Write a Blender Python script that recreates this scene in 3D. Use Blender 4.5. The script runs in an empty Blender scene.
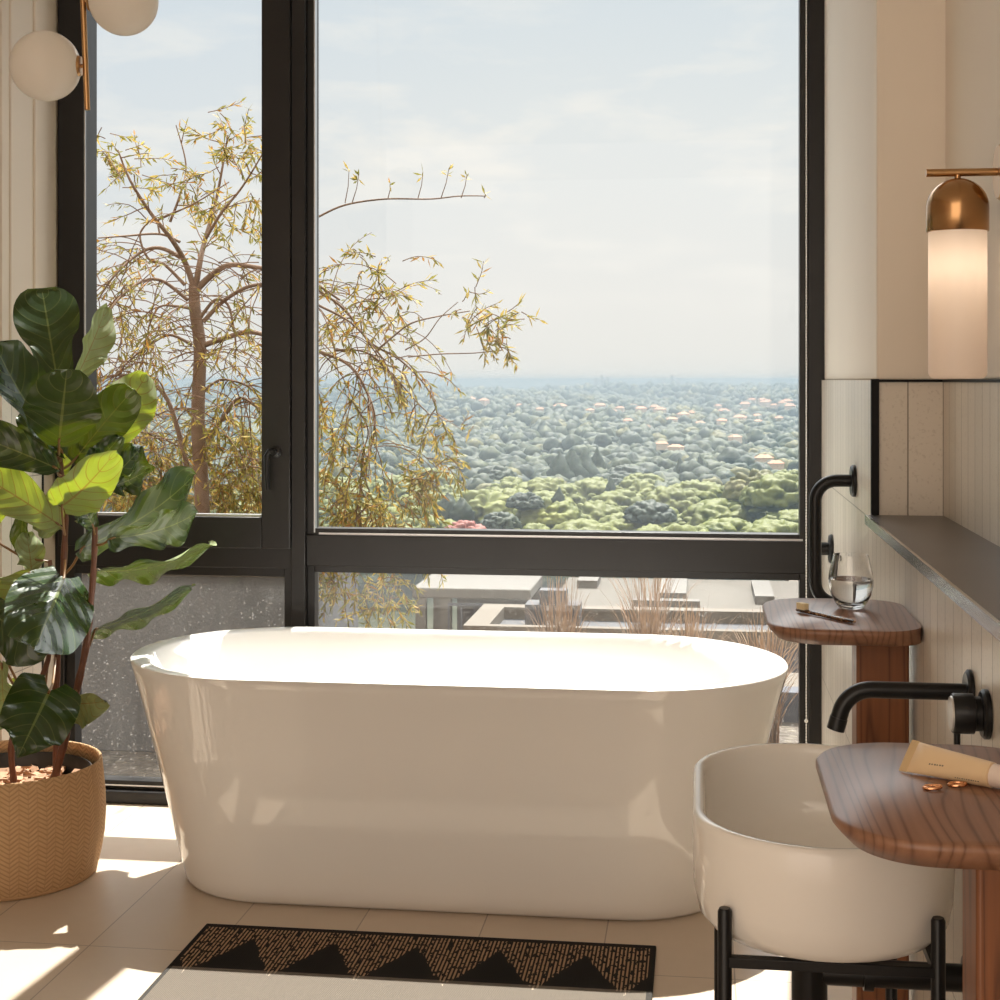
import bpy, bmesh, math, random
import numpy as np
from mathutils import Vector, Matrix, noise as mnoise
random.seed(7); rng = np.random.default_rng(7)
SC = bpy.context.scene
COL = SC.collection
PI = math.pi
# ------------------------------------------------------------------ camera
H = 1.25; FPX = 1500.0
YAW = math.atan(200/1500); S_, C_ = math.sin(YAW), math.cos(YAW)
cd = bpy.data.cameras.new('camera'); cam = bpy.data.objects.new('camera', cd); COL.objects.link(cam)
cam.location = (0, 0, H); cam.rotation_euler = (PI/2, 0, YAW)
cd.sensor_width = 36; cd.lens = 36*FPX/1000; cd.shift_y = -0.12; cd.clip_end = 40000; cd.clip_start = 0.02
SC.camera = cam
def P(u, v, f):
    r = (u-500)/FPX
    return Vector((f*(r*C_-S_), f*(r*S_+C_), H-(v-380)/FPX*f))
def PY(u, v, Y):
    r = (u-500)/FPX
    return P(u, v, Y/(r*S_+C_))
def PX(u, v, X):
    r = (u-500)/FPX
    return P(u, v, X/(r*C_-S_))
def PZ(u, v, z):
    return P(u, v, FPX*(H-z)/(v-380))

# ------------------------------------------------------------------ mesh builder
ORG = {}
class MB:
    def __init__(s): s.v = []; s.f = []; s.m = []; s.uv = []; s.mi = 0
    def _add(s, vs, fs, uv=None):
        b = len(s.v); s.v += [Vector(x) for x in vs]
        s.uv += uv if uv else [(0, 0)]*len(vs)
        for f in fs: s.f.append([i+b for i in f]); s.m.append(s.mi)
    def box(s, x0, x1, y0, y1, z0, z1):
        vs = [(x, y, z) for z in (z0, z1) for y in (y0, y1) for x in (x0, x1)]
        s._add(vs, [(0,2,3,1),(4,5,7,6),(0,1,5,4),(2,6,7,3),(0,4,6,2),(1,3,7,5)]); return s
    def loft(s, rings, cap0=True, cap1=True, uvs=None):
        n = len(rings[0]); vs = [p for r in rings for p in r]; fs = []
        for k in range(len(rings)-1):
            for i in range(n):
                j = (i+1) % n
                fs.append((k*n+i, k*n+j, (k+1)*n+j, (k+1)*n+i))
        if cap0: fs.append(tuple(range(n-1, -1, -1)))
        if cap1: fs.append(tuple((len(rings)-1)*n+i for i in range(n)))
        s._add(vs, fs, uvs); return s
    def tube(s, pts, r, n=10, cap=True):
        pts = [Vector(p) for p in pts]
        rs = r if isinstance(r, (list, tuple)) else [r]*len(pts)
        t0 = (pts[1]-pts[0]).normalized()
        up = Vector((0, 0, 1)) if abs(t0.z) < .9 else Vector((1, 0, 0))
        a = t0.cross(up).normalized(); rings = []
        for i, p in enumerate(pts):
            t = (pts[min(i+1, len(pts)-1)]-pts[max(i-1, 0)]).normalized()
            a = (a-t*a.dot(t)).normalized(); b = t.cross(a)
            rings.append([p+(a*math.cos(2*PI*k/n)+b*math.sin(2*PI*k/n))*rs[i] for k in range(n)])
        return s.loft(rings, cap, cap)
    def lathe(s, prof, n=32, o=(0, 0, 0), axis='Z'):
        rings = []; uvs = []
        o = Vector(o); l = 0
        for i, (r, z) in enumerate(prof):
            if i: l += math.hypot(r-prof[i-1][0], z-prof[i-1][1])
            ring = []
            for k in range(n):
                a = 2*PI*k/n; x, y = max(r, 1e-5)*math.cos(a), max(r, 1e-5)*math.sin(a)
                ring.append(o+Vector({'Z': (x, y, z), 'X': (z, x, y), 'Y': (y, z, x)}[axis])); uvs.append((k/n, l))
            rings.append(ring)
        return s.loft(rings, True, True, uvs)
    def prism(s, outline, z0, z1):
        return s.loft([[(x, y, z0) for x, y in outline], [(x, y, z1) for x, y in outline]])
    def sphere(s, c, r, n=24, m=14):
        return s.lathe([(r*math.sin(PI*i/m), -r*math.cos(PI*i/m)) for i in range(m+1)], n, c)
    def build(s, name, mats, parent=None, org=None, sharp=35, bevel=0, seg=2):
        if parent is not None: org = ORG[parent.name]
        org = Vector(org) if org is not None else Vector((0, 0, 0))
        me = bpy.data.meshes.new(name)
        me.from_pydata([tuple(p-org) for p in s.v], [], s.f)
        for mt in (mats if isinstance(mats, (list, tuple)) else [mats]): me.materials.append(mt)
        me.polygons.foreach_set('material_index', s.m)
        me.polygons.foreach_set('use_smooth', [True]*len(s.f))
        if any(u != (0, 0) for u in s.uv):
            ul = me.uv_layers.new(name='UVMap'); li = [0]*len(me.loops); me.loops.foreach_get('vertex_index', li)
            ul.data.foreach_set('uv', [c for i in li for c in s.uv[i]])
        bm = bmesh.new(); bm.from_mesh(me); bmesh.ops.recalc_face_normals(bm, faces=bm.faces) if s.fix else None; bm.to_mesh(me); bm.free()
        me.set_sharp_from_angle(angle=math.radians(sharp)); me.update()
        o = bpy.data.objects.new(name, me); COL.objects.link(o)
        ORG[o.name] = org
        if parent is not None: o.parent = parent
        else: o.location = org
        if bevel:
            b = o.modifiers.new('bevel', 'BEVEL'); b.width = bevel; b.segments = seg; b.limit_method = 'ANGLE'; b.angle_limit = math.radians(40)
            b.harden_normals = False
        return o
    fix = True
def tag(o, label, cat, group=None, kind=None):
    o['label'] = label; o['category'] = cat
    if group: o['group'] = group
    if kind: o['kind'] = kind
    return o
def thing(name, loc, label, cat, group=None):
    o = bpy.data.objects.new(name, None); COL.objects.link(o); o.location = loc; o.empty_display_size = .05
    ORG[o.name] = Vector(loc)
    return tag(o, label, cat, group)
def struct(o): o['kind'] = 'structure'; return o
def arc(c, r, a0, a1, n, ax, ay):
    return [Vector(c)+ax*(r*math.cos(a0+(a1-a0)*i/n))+ay*(r*math.sin(a0+(a1-a0)*i/n)) for i in range(n+1)]
def rrect(x0, x1, y0, y1, rl, rr, n=12):
    pts = []
    for cx, cy, r, a in ((x1-rr, y0+rr, rr, -PI/2), (x1-rr, y1-rr, rr, 0), (x0+rl, y1-rl, rl, PI/2), (x0+rl, y0+rl, rl, PI)):
        pts += [(cx+r*math.cos(a+PI/2*i/n), cy+r*math.sin(a+PI/2*i/n)) for i in range(n+1)]
    return pts
def smooth_path(pts, k=6):
    pts = [Vector(p) for p in pts]; out = []
    for i in range(len(pts)-1):
        p0, p1, p2, p3 = pts[max(i-1, 0)], pts[i], pts[i+1], pts[min(i+2, len(pts)-1)]
        for j in range(k):
            t = j/k
            out.append(.5*((2*p1)+(p2-p0)*t+(2*p0-5*p1+4*p2-p3)*t*t+(3*p1-p0-3*p2+p3)*t**3))
    return out+[pts[-1]]

# ------------------------------------------------------------------ materials
class NT:
    def __init__(s, name):
        s.mat = bpy.data.materials.new(name); s.mat.use_nodes = True; s.t = s.mat.node_tree; s.t.nodes.clear()
        s.out = s.t.nodes.new('ShaderNodeOutputMaterial')
    def n(s, typ, props=None, **inp):
        nd = s.t.nodes.new('ShaderNode'+typ)
        for k, v in (props or {}).items(): setattr(nd, k, v)
        for k, v in inp.items():
            key = int(k[1:]) if k[0] == 'i' and k[1:].isdigit() else k.replace('_', ' ')
            s.set(nd.inputs[key], v)
        return nd
    def set(s, sock, v):
        if isinstance(v, bpy.types.NodeSocket): s.t.links.new(v, sock)
        elif isinstance(v, bpy.types.Node): s.t.links.new(v.outputs[0], sock)
        elif isinstance(v, (tuple, list)) and len(v) == 3 and sock.type == 'RGBA': sock.default_value = (*v, 1)
        else: sock.default_value = v
    def m(s, op, a, b=0.0, c=0.0, clamp=False):
        return s.n('Math', {'operation': op, 'use_clamp': clamp}, i0=a, i1=b, i2=c).outputs[0]
    def mix(s, f, a, b):
        nd = s.n('Mix', {'data_type': 'RGBA'}); s.set(nd.inputs[0], f); s.set(nd.inputs[6], a); s.set(nd.inputs[7], b); return nd.outputs[2]
    def coord(s, which='Object'): return s.n('TexCoord').outputs[which]
    def map(s, co, scale=(1, 1, 1), loc=(0, 0, 0), rot=(0, 0, 0)): return s.n('Mapping', Vector=co, Scale=scale, Location=loc, Rotation=rot).outputs[0]
    def noise(s, co, scale, detail=3, rough=.5, dist=0): return s.n('TexNoise', Vector=co, Scale=scale, Detail=detail, Roughness=rough, Distortion=dist).outputs[0]
    def ramp(s, f, stops):
        nd = s.n('ValToRGB', Fac=f); e = nd.color_ramp.elements
        while len(e) < len(stops): e.new(.5)
        for el, (p, c) in zip(e, stops): el.position = p; el.color = (*c, 1) if len(c) == 3 else c
        return nd.outputs[0]
    def xyz(s, co): nd = s.n('SeparateXYZ', Vector=co); return nd.outputs[0], nd.outputs[1], nd.outputs[2]
    def bump(s, h, strength=.3, dist=.002): return s.n('Bump', Height=h, Strength=strength, Distance=dist).outputs[0]
    def pbr(s, base, rough=.5, metal=0., spec=.5, normal=None, **kw):
        nd = s.n('BsdfPrincipled', Base_Color=base, Roughness=rough, Metallic=metal)
        s.set(nd.inputs['Specular IOR Level'], spec)
        for k, v in kw.items(): s.set(nd.inputs[k.replace('_', ' ')], v)
        if normal is not None: s.set(nd.inputs['Normal'], normal)
        return nd.outputs[0]
    def done(s, sh): s.t.links.new(sh, s.out.inputs[0]); return s.mat
def plain(name, col, rough=.5, metal=0., spec=.5, var=.06, scale=20, bump=0., bdist=.001, **kw):
    t = NT(name); co = t.coord(); nz = t.noise(co, scale, 4)
    c2 = tuple(max(0, x*(1-var)) for x in col); c1 = tuple(min(1, x*(1+var)) for x in col)
    base = t.mix(nz, c2, c1)
    nb = t.bump(t.noise(co, scale*6, 3), bump, bdist) if bump else None
    return t.done(t.pbr(base, rough, metal, spec, nb, **kw))

M = {}
M['black_metal'] = plain('black_metal', (.007, .007, .0075), .32, 0, .3)
M['frame'] = plain('window_frame_black', (.015, .0138, .0138), .36, 0, .3, scale=8, var=.25)
M['alu'] = plain('aluminium_bead', (.55, .56, .58), .3, .9)
M['brass'] = plain('brushed_brass', (.50, .30, .14), .28, 1., scale=60)
M['brass_dark'] = plain('aged_brass', (.42, .24, .11), .2, 1., scale=60)
M['gold'] = plain('rose_gold', (.85, .42, .22), .2, 1.)
M['ceramic'] = plain('ceramic_white', (.80, .775, .73), .06, 0, .5, var=.01)
M['tub'] = plain('tub_acrylic', (.85, .835, .81), .03, 0, .75, var=.01, scale=2)
M['steel'] = plain('dark_steel', (.12, .108, .10), .33, .8, scale=6, var=.15)
M['steel_edge'] = plain('polished_steel_edge', (.6, .6, .58), .22, .95)
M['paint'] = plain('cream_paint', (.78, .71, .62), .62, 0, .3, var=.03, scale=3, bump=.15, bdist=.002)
M['paint_left_dim'] = plain('left_paint_dim', (.60, .515, .42), .62, 0, .3, var=.03, scale=3, bump=.15, bdist=.002)  # cream paint darkened for the left wall to offset the grazing sun
M['ceil'] = plain('ceiling_paint', (.80, .77, .72), .8, 0, .2)
M['blacktrim'] = plain('black_trim', (.006, .006, .006), .5, 0, .15)
M['plastic_black'] = plain('nursery_pot_black', (.02, .02, .02), .45)
M['mulch'] = plain('bark_chip', (.42, .24, .14), .8, var=.5, scale=45)
M['stem'] = plain('stem_bark', (.13, .045, .02), .5, var=.5, scale=60, bump=.4)
M['petiole'] = plain('petiole', (.20, .10, .03), .4, var=.3, scale=40)
M['concrete'] = plain('planter_concrete', (.10, .10, .105), .85, var=.25, scale=14, bump=.5, bdist=.004)
M['coping'] = plain('pale_coping', (.07, .055, .039), .8, var=.1)
M['bluegrey'] = plain('bluegrey_render', (.045, .05, .066), .85, var=.12, scale=2)
M['roofdeck'] = plain('roof_membrane', (.03, .031, .038), .8, var=.25, scale=3)
M['whitebuild'] = plain('white_render', (.075, .069, .062), .85, var=.06, scale=2)
M['beigebuild'] = plain('beige_render', (.042, .034, .025), .85, var=.1, scale=1)
M['lilac'] = plain('lilac_render', (.055, .05, .055), .85, var=.1, scale=1)
M['bark'] = plain('tree_bark', (.16, .10, .065), .85, var=.35, scale=30, bump=.5, bdist=.005)
M['twig'] = plain('twig_bark', (.13, .065, .03), .8, var=.3, scale=30)
M['chain'] = plain('bead_chain', (.75, .74, .72), .3, .1)
M['print'] = plain('tube_print', (.16, .13, .11), .6)
M['tubecap'] = plain('tube_cap', (.80, .68, .60), .3)
M['bristle'] = plain('bristles', (.78, .66, .42), .7, var=.2, scale=400)
M['soil'] = plain('planter_soil', (.22, .16, .10), .9, var=.4, scale=12, bump=.6, bdist=.02)
M['handle_face'] = plain('satin_face', (.55, .53, .5), .35, .6)

def m_floor():
    t = NT('floor_tile'); co = t.coord(); mp = t.map(co, loc=(.21, -3.165, 0))
    b = t.n('TexBrick', {'offset': 0.0, 'squash': 1.0}, Vector=mp, Scale=1., Mortar_Size=.0016, Mortar_Smooth=.1, Brick_Width=.282, Row_Height=.573,
            Color1=(.60, .495, .395), Color2=(.55, .455, .36), Mortar=(.28, .23, .19))
    c = t.mix(t.m('MULTIPLY', t.noise(co, 7, 6, .65), .35), b.outputs[0], (.44, .37, .30))
    h = t.m('MULTIPLY', b.outputs[1], -1)
    return t.done(t.pbr(c, t.m('ADD', t.m('MULTIPLY', t.noise(co, 25, 4), .15), .28), 0, .45, t.bump(h, .5, .0015)))
def m_walltile():
    t = NT('vertical_wall_tile'); co = t.coord(); x, y, z = t.xyz(co)
    v = t.n('CombineXYZ', X=t.m('ADD', y, x), Y=z).outputs[0]
    mp = t.map(v, loc=(.035, -.43, 0))
    b = t.n('TexBrick', {'offset': 0.0}, Vector=mp, Scale=1., Mortar_Size=.0014, Mortar_Smooth=.15, Brick_Width=.0676, Row_Height=.545,
            Color1=(.71, .65, .565), Color2=(.63, .575, .495), Mortar=(.26, .225, .18))
    sp = t.noise(co, 160, 2); c = t.mix(t.ramp(sp, [(.3, (.3,)*3), (.42, (0,)*3)]), b.outputs[0], (.40, .345, .28))
    return t.done(t.pbr(c, .34, 0, .5, t.bump(t.m('MULTIPLY', b.outputs[1], -1), .8, .0016)))
def m_wood(name, axis, c0, c1, rough=.34, sc=1., lin=95):
    t = NT(name); co = t.coord()
    st = {'Y': (1, .13, 1), 'Z': (1, 1, .10)}[axis]
    mp = t.map(co, scale=st)
    w = t.noise(mp, 6*sc, 2, .5, .6)
    rings = t.m('FRACT', t.m('ADD', t.m('MULTIPLY', t.xyz(co)[0], lin), t.m('MULTIPLY', w, 15 if lin > 50 else 20)))
    tri = t.m('ABSOLUTE', t.m('SUBTRACT', rings, .5))
    fine = t.noise(t.map(co, scale={'Y': (60, 3, 60), 'Z': (60, 60, 3)}[axis]), 3, 3)
    f = t.m('ADD', t.m('MULTIPLY', t.ramp(tri, [(0, (0,)*3), (.16, (.75,)*3), (.5, (1,)*3)]), .65), t.m('MULTIPLY', fine, .4))
    c = t.mix(f, c0, c1)
    return t.done(t.pbr(c, rough, 0, .45, t.bump(f, .15, .0006)))
def m_rug():
    t = NT('woven_rug'); co = t.coord(); x, y, z = t.xyz(co); y = t.m('ADD', t.m('ABSOLUTE', t.m('SUBTRACT', y, 2.96)), 2.96)    # origin: far right corner region, world aligned
    xx = t.m('DIVIDE', t.m('ADD', x, 1.074), .184)
    fr = t.m('FRACT', t.m('ADD', xx, 10)); tri = t.m('MULTIPLY', t.m('ABSOLUTE', t.m('SUBTRACT', fr, .5)), 2)   # 1 at the tip, 0 midway
    jag = t.m('MULTIPLY', t.m('SUBTRACT', t.noise(t.map(co, scale=(140, 4, 1)), 1, 1), .5), .05)
    lim = t.m('ADD', t.m('SUBTRACT', 3.245, t.m('MULTIPLY', tri, .205)), jag)
    inside = t.m('GREATER_THAN', y, lim)
    band = t.m('GREATER_THAN', y, 3.07)
    top = t.m('LESS_THAN', y, 3.30)
    stripe = t.m('GREATER_THAN', t.m('SINE', t.m('MULTIPLY', x, 2*PI/.0085)), .05)
    brk = t.m('GREATER_THAN', t.noise(t.map(co, scale=(95, 60, 1)), 1, 1), .43)
    edge = t.m('MULTIPLY', t.m('GREATER_THAN', x, -1.107), t.m('LESS_THAN', x, -.108))
    hatch = t.m('MULTIPLY', t.m('MULTIPLY', inside, stripe), t.m('MULTIPLY', t.m('MULTIPLY', brk, edge), top))
    blk = t.mix(hatch, (.014, .013, .013), (.40, .26, .16))
    wv = t.m('MULTIPLY', t.m('SINE', t.m('MULTIPLY', x, 2*PI/.005)), t.m('SINE', t.m('MULTIPLY', y, 2*PI/.006)))
    bg = t.mix(t.m('ADD', t.m('MULTIPLY', wv, .5), .5), (.11, .092, .075), (.19, .165, .138))
    bg = t.mix(t.m('MULTIPLY', t.m('SUBTRACT', 1., edge), .8), bg, (.03, .03, .03))
    bg = t.mix(hatch, bg, (.40, .33, .26))
    c = t.mix(band, bg, blk)
    return t.done(t.pbr(c, .9, 0, .15, t.bump(t.m('ADD', wv, t.m('MULTIPLY', stripe, .5)), .5, .0012)))
def m_basket():
    t = NT('woven_basket'); uv = t.n('UVMap').outputs[0]; u, v, _ = t.xyz(uv)
    un = t.m('MULTIPLY', u, 34); fr = t.m('FRACT', un); tri = t.m('ABSOLUTE', t.m('SUBTRACT', fr, .5))
    wob = t.m('MULTIPLY', t.noise(t.map(uv, scale=(40, 30, 1)), 1, 2), .35)
    ph = t.m('ADD', t.m('ADD', t.m('MULTIPLY', v, 88), t.m('MULTIPLY', tri, 2.6)), wob)
    st = t.m('ABSOLUTE', t.m('SUBTRACT', t.m('FRACT', ph), .5))          # strands
    col = t.m('ABSOLUTE', t.m('SUBTRACT', t.m('FRACT', t.m('MULTIPLY', un, 2)), .5))
    hgt = t.m('MINIMUM', t.m('MULTIPLY', t.m('SUBTRACT', .5, st), 3.5), t.m('ADD', t.m('MULTIPLY', t.m('SUBTRACT', .5, col), 6), .45))
    f = t.m('MINIMUM', hgt, 1., clamp=True)
    c = t.mix(f, (.36, .22, .115), (.60, .395, .225)); c = t.mix(t.m('MULTIPLY', t.noise(t.map(uv, scale=(60, 40, 1)), 1, 3), .5), c, (.42, .25, .11))
    return t.done(t.pbr(c, .75, 0, .25, t.bump(f, .5, .002)))
def m_leaf(name, tw):
    t = NT(name); uv = t.n('UVMap').outputs[0]; u, v, _ = t.xyz(uv)
    q = t.m('MULTIPLY', t.m('ABSOLUTE', t.m('SUBTRACT', v, .5)), 2)
    mid = t.m('LESS_THAN', q, t.m('SUBTRACT', .05, t.m('MULTIPLY', u, .035)))
    ph = t.m('SUBTRACT', t.m('MULTIPLY', u, 6.3), t.m('MULTIPLY', t.m('POWER', q, 1.4), 1.7))
    lat = t.m('LESS_THAN', t.m('ABSOLUTE', t.m('SUBTRACT', t.m('FRACT', ph), .5)), .035)
    vein = t.m('MAXIMUM', mid, lat)
    back = t.n('NewGeometry').outputs['Backfacing']
    nz = t.noise(t.coord(), 9, 3)
    fr = t.mix(nz, (.007, .022, .006), (.022, .052, .011)); fr = t.mix(t.m('ADD', t.m('MULTIPLY', mid, .75), t.m('MULTIPLY', lat, .4), clamp=True), fr, (.13, .17, .04))
    bk = t.mix(nz, (.17, .22, .085), (.25, .29, .13)); bk = t.mix(vein, bk, (.20, .15, .05))
    c = t.mix(back, fr, bk)
    quilt = t.m('ABSOLUTE', t.m('SUBTRACT', t.m('FRACT', ph), .5))
    bm = t.bump(t.m('ADD', t.m('MULTIPLY', quilt, -1.0), t.m('MULTIPLY', t.noise(t.coord(), 30, 3), .5)), .45, .006)
    rough = t.m('ADD', .25, t.m('MULTIPLY', back, .4))
    p = t.pbr(c, rough, 0, .5, bm)
    tr = t.n('BsdfTranslucent', Color=t.mix(vein, (.36, .44, .012), (.30, .20, .02)), Normal=bm).outputs[0]
    mx = t.n('MixShader', Fac=tw, i1=p, i2=tr).outputs[0]
    return t.done(mx)
def m_glass(name, dirt):
    t = NT(name)
    gl = t.n('BsdfGlossy', Color=(1, 1, 1), Roughness=0.0).outputs[0]
    tr = t.n('BsdfTransparent', Color=(.97, .98, .975)).outputs[0]
    fcg = t.n('LayerWeight', Blend=.5).outputs['Facing']
    fac = t.m('ADD', .013, t.m('MULTIPLY', t.m('POWER', fcg, 5.), .9))
    sh = t.n('MixShader', Fac=fac, i1=tr, i2=gl).outputs[0]
    if dirt:
        co = t.coord(); x, y, z = t.xyz(co)
        vo = t.n('TexVoronoi', Vector=t.map(co, scale=(1, 0, 1)), Scale=120.); rs = t.xyz(vo.outputs['Color'])[0]
        sp = t.m('MULTIPLY', t.m('LESS_THAN', vo.outputs['Distance'], t.m('MULTIPLY', rs, .34)), t.ramp(t.noise(co, 6, 4), [(.3, (.25,)*3), (.65, (1,)*3)]))
        film = t.noise(t.map(co, scale=(14, 1, 3)), 1, 4)
        low = t.m('ADD', .3, t.m('MULTIPLY', t.m('SUBTRACT', .7, z), .8))
        f = t.m('ADD', t.m('MULTIPLY', t.m('MULTIPLY', sp, low), dirt*3.2), t.m('MULTIPLY', film, dirt*.5), clamp=True)
        d = t.n('BsdfDiffuse', Color=(.75, .72, .68)).outputs[0]
        tl = t.n('BsdfTranslucent', Color=(.75, .72, .68)).outputs[0]
        dd = t.n('MixShader', Fac=.5, i1=d, i2=tl).outputs[0]
        sh = t.n('MixShader', Fac=f, i1=sh, i2=dd).outputs[0]
    return t.done(sh)
def m_opal(name, col, tw=.45, rough=.25):
    t = NT(name)
    p = t.pbr(col, rough, 0, .4); tr = t.n('BsdfTranslucent', Color=col).outputs[0]
    return t.done(t.n('MixShader', Fac=tw, i1=p, i2=tr).outputs[0])
def m_clear(name, ior, col=(1, 1, 1)):
    t = NT(name); g = t.n('BsdfGlass', Color=col, Roughness=0., IOR=ior).outputs[0]; return t.done(g)
def m_foliage(name, c0, c1, c2=None, trans=.3, ns=3, bumpd=0., obj_random=True):
    t = NT(name); co = t.coord(); nz = t.noise(co, ns, 3)
    c = t.mix(t.ramp(nz, [(.35, (0,)*3), (.65, (1,)*3)]), c0, c1)
    if c2:
        c = t.mix(t.m('MULTIPLY', t.n('ObjectInfo').outputs['Random'], .7), c, c2)
    nb = t.bump(t.noise(co, ns*4, 5, .7), 1., bumpd) if bumpd else None
    p = t.pbr(c, .6, 0, .2, nb)
    if not trans: return t.done(p)
    tr = t.n('BsdfTranslucent', Color=c).outputs[0]
    return t.done(t.n('MixShader', Fac=trans, i1=p, i2=tr).outputs[0])
def m_gravel():
    t = NT('gravel'); co = t.coord(); vo = t.n('TexVoronoi', Vector=co, Scale=24.)
    c = t.ramp(vo.outputs['Color'], [(0, (.03, .024, .018)), (.5, (.08, .065, .05)), (1, (.15, .13, .10))])
    d = t.m('SUBTRACT', 1, vo.outputs['Distance']); c = t.mix(t.ramp(vo.outputs['Distance'], [(.3, (0,)*3), (.6, (.8,)*3)]), c, (.07, .055, .045))
    return t.done(t.pbr(c, .85, 0, .3, t.bump(d, 1., .02)))
def m_terrain():
    t = NT('valley_ground'); co = t.coord()
    nz = t.noise(co, .012, 5, .6)
    c = t.ramp(nz, [(.35, (.008, .011, .006)), (.5, (.014, .018, .008)), (.62, (.03, .03, .016)), (.75, (.08, .068, .045))])
    return t.done(t.pbr(c, .9, 0, .1))
def m_tort():
    t = NT('tortoiseshell'); co = t.coord(); nz = t.noise(co, 130, 2, .5, 1.)
    return t.done(t.pbr(t.ramp(nz, [(.42, (.015, .008, .006)), (.55, (.12, .045, .015)), (.68, (.45, .30, .16))]), .2))
M['floor'] = m_floor(); M['tile'] = m_walltile(); M['rug'] = m_rug(); M['basket'] = m_basket(); M['leaf'] = m_leaf('fig_leaf', .045); M['leaf_thin'] = m_leaf('fig_leaf_young', .32)
M['woodtop'] = m_wood('oak_top', 'Y', (.10, .040, .020), (.29, .148, .088), .34)
M['woodpost'] = m_wood('oak_post', 'Z', (.07, .022, .008), (.25, .092, .034), .42, 1., 22)
M['glass'] = m_glass('window_glass', 0); M['glassdirty'] = m_glass('dusty_window_glass', .10)
M['opal'] = m_opal('opal_globe', (.90, .86, .80), .5); M['opallamp'] = m_opal('opal_lamp_glass', (.96, .88, .81), .55, .35)
M['clear'] = m_clear('drinking_glass', 1.46); M['water'] = m_clear('water', 1.33)
M['tubebody'] = plain('tube_cream', (.80, .60, .37), .3, var=.04)
M['gravel'] = m_gravel(); M['terrain'] = m_terrain(); M['tort'] = m_tort()
M['lf_yel'] = m_foliage('leaf_golden', (.36, .255, .055), (.46, .345, .09), None, .35, 6)
M['lf_olv'] = m_foliage('leaf_olive', (.15, .145, .03), (.25, .22, .05), None, .35, 6)
M['lf_org'] = m_foliage('leaf_orange', (.32, .14, .02), (.36, .18, .035), None, .35, 6)
M['grass'] = m_foliage('dry_grass', (.17, .09, .05), (.27, .175, .105), None, .3, 8)
M['crown'] = m_foliage('valley_crown', (.055, .068, .010), (.145, .158, .028), (.09, .10, .02), .1, .5, .12)
M['crown_far'] = m_foliage('far_crown', (.008, .017, .013), (.046, .058, .024), None, 0, .12, .35)
M['crown_dark'] = m_foliage('dark_crown', (.008, .016, .012), (.026, .038, .018), None, 0, .4, .12)
M['crown_olive'] = m_foliage('olive_crown', (.040, .040, .010), (.095, .090, .022), None, 0, .4, .12)
M['crown_red'] = m_foliage('red_crown', (.12, .03, .025), (.2, .06, .04), None, 0, .4, .1)
M['house_wall'] = plain('far_house_wall', (.45, .38, .31), .8); M['house_roof'] = plain('far_house_roof', (.36, .18, .11), .8, var=.3, scale=.2)
M['tower'] = plain('far_tower', (.30, .31, .33), .8)

# ------------------------------------------------------------------ room shell
YW = 4.25; XW = .335; XN = .47; XL = -1.903; ZT = 1.25; ZC = 2.86; ZLEDGE = .986
struct(MB().box(-2.4, .62, -1.6, 4.33, -.12, 0).build('floor', M['floor']))
struct(MB().box(-2.4, .62, -1.6, 4.40, ZC, ZC+.1).build('ceiling', M['ceil']))
# right side: tiled lower wall, tiled pier face, tiled niche, painted upper wall
struct(MB().box(XW, .60, -1.6, 3.01, 0, .968).box(XW, .60, 3.01, 4.33, 0, ZT).build('wall_right_lower', M['tile']))
struct(MB().box(XN, .62, -1.6, 3.01, .968, ZT).build('wall_right_niche', M['tile']))
struct(MB().box(XN+.004, .62, -1.6, 3.014, ZT, ZC).box(XW+.008, .62, 3.014, 4.33, ZT, ZC).build('wall_right', M['paint'], bevel=.004))
struct(MB().box(XW-.003, XW+.012, 3.003, 3.016, ZLEDGE, ZT+.002).build('trim_1', M['blacktrim']))
struct(MB().box(XW-.002, XN+.02, 3.004, 3.012, ZT-.004, ZT+.001).box(XN-.003, XN+.02, -1.6, 3.004, ZT-.004, ZT+.001).build('trim_2', M['blacktrim']))
# ledge
L = thing('ledge', (.40, .7, .97), 'long dark steel ledge running along the tiled right wall niche', 'ledge')
MB().box(XW-.012, XN, -1.6, 3.002, .970, ZLEDGE).build('top', M['steel'], L)
MB().box(XW-.016, XW-.011, -1.6, 3.002, .969, ZLEDGE+.001).build('edge_strip', M['steel_edge'], L)['label'] = 'bright polished steel front edge'
# left side: pier next to the window with tiled wainscot, main wall further out
struct(MB().box(-2.4, XL, 4.165, 4.33, 0, ZC).box(-2.4, XL, 3.905, 4.165, ZT, ZC).box(-2.4, XL-.016, 4.05, 4.25, ZT, ZC).build('wall_left_pier', M['paint_left_dim'], bevel=.006))
struct(MB().box(-2.4, XL+.002, 3.903, 4.155, 0, ZT).build('wall_left_pier_tiles', M['tile']))
struct(MB().box(XL-.02, XL+.004, 4.155, 4.166, 0, ZT).build('trim_3', M['blacktrim']))
struct(MB().box(XL-.04, XL+.005, 3.95, 4.235, ZT, ZC).box(XL-.04, XL+.012, 4.09, 4.25, ZT, ZC).build('trim_4', M['paint_left_dim'], bevel=.006))
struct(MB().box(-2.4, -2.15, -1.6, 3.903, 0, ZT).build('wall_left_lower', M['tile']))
struct(MB().box(-2.4, -2.152, -1.6, 3.903, ZT, ZC).build('wall_left', M['paint_left_dim']))
struct(MB().box(-2.4, .62, 4.25, 4.42, 2.76, ZC).build('wall_back', M['paint']))

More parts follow.
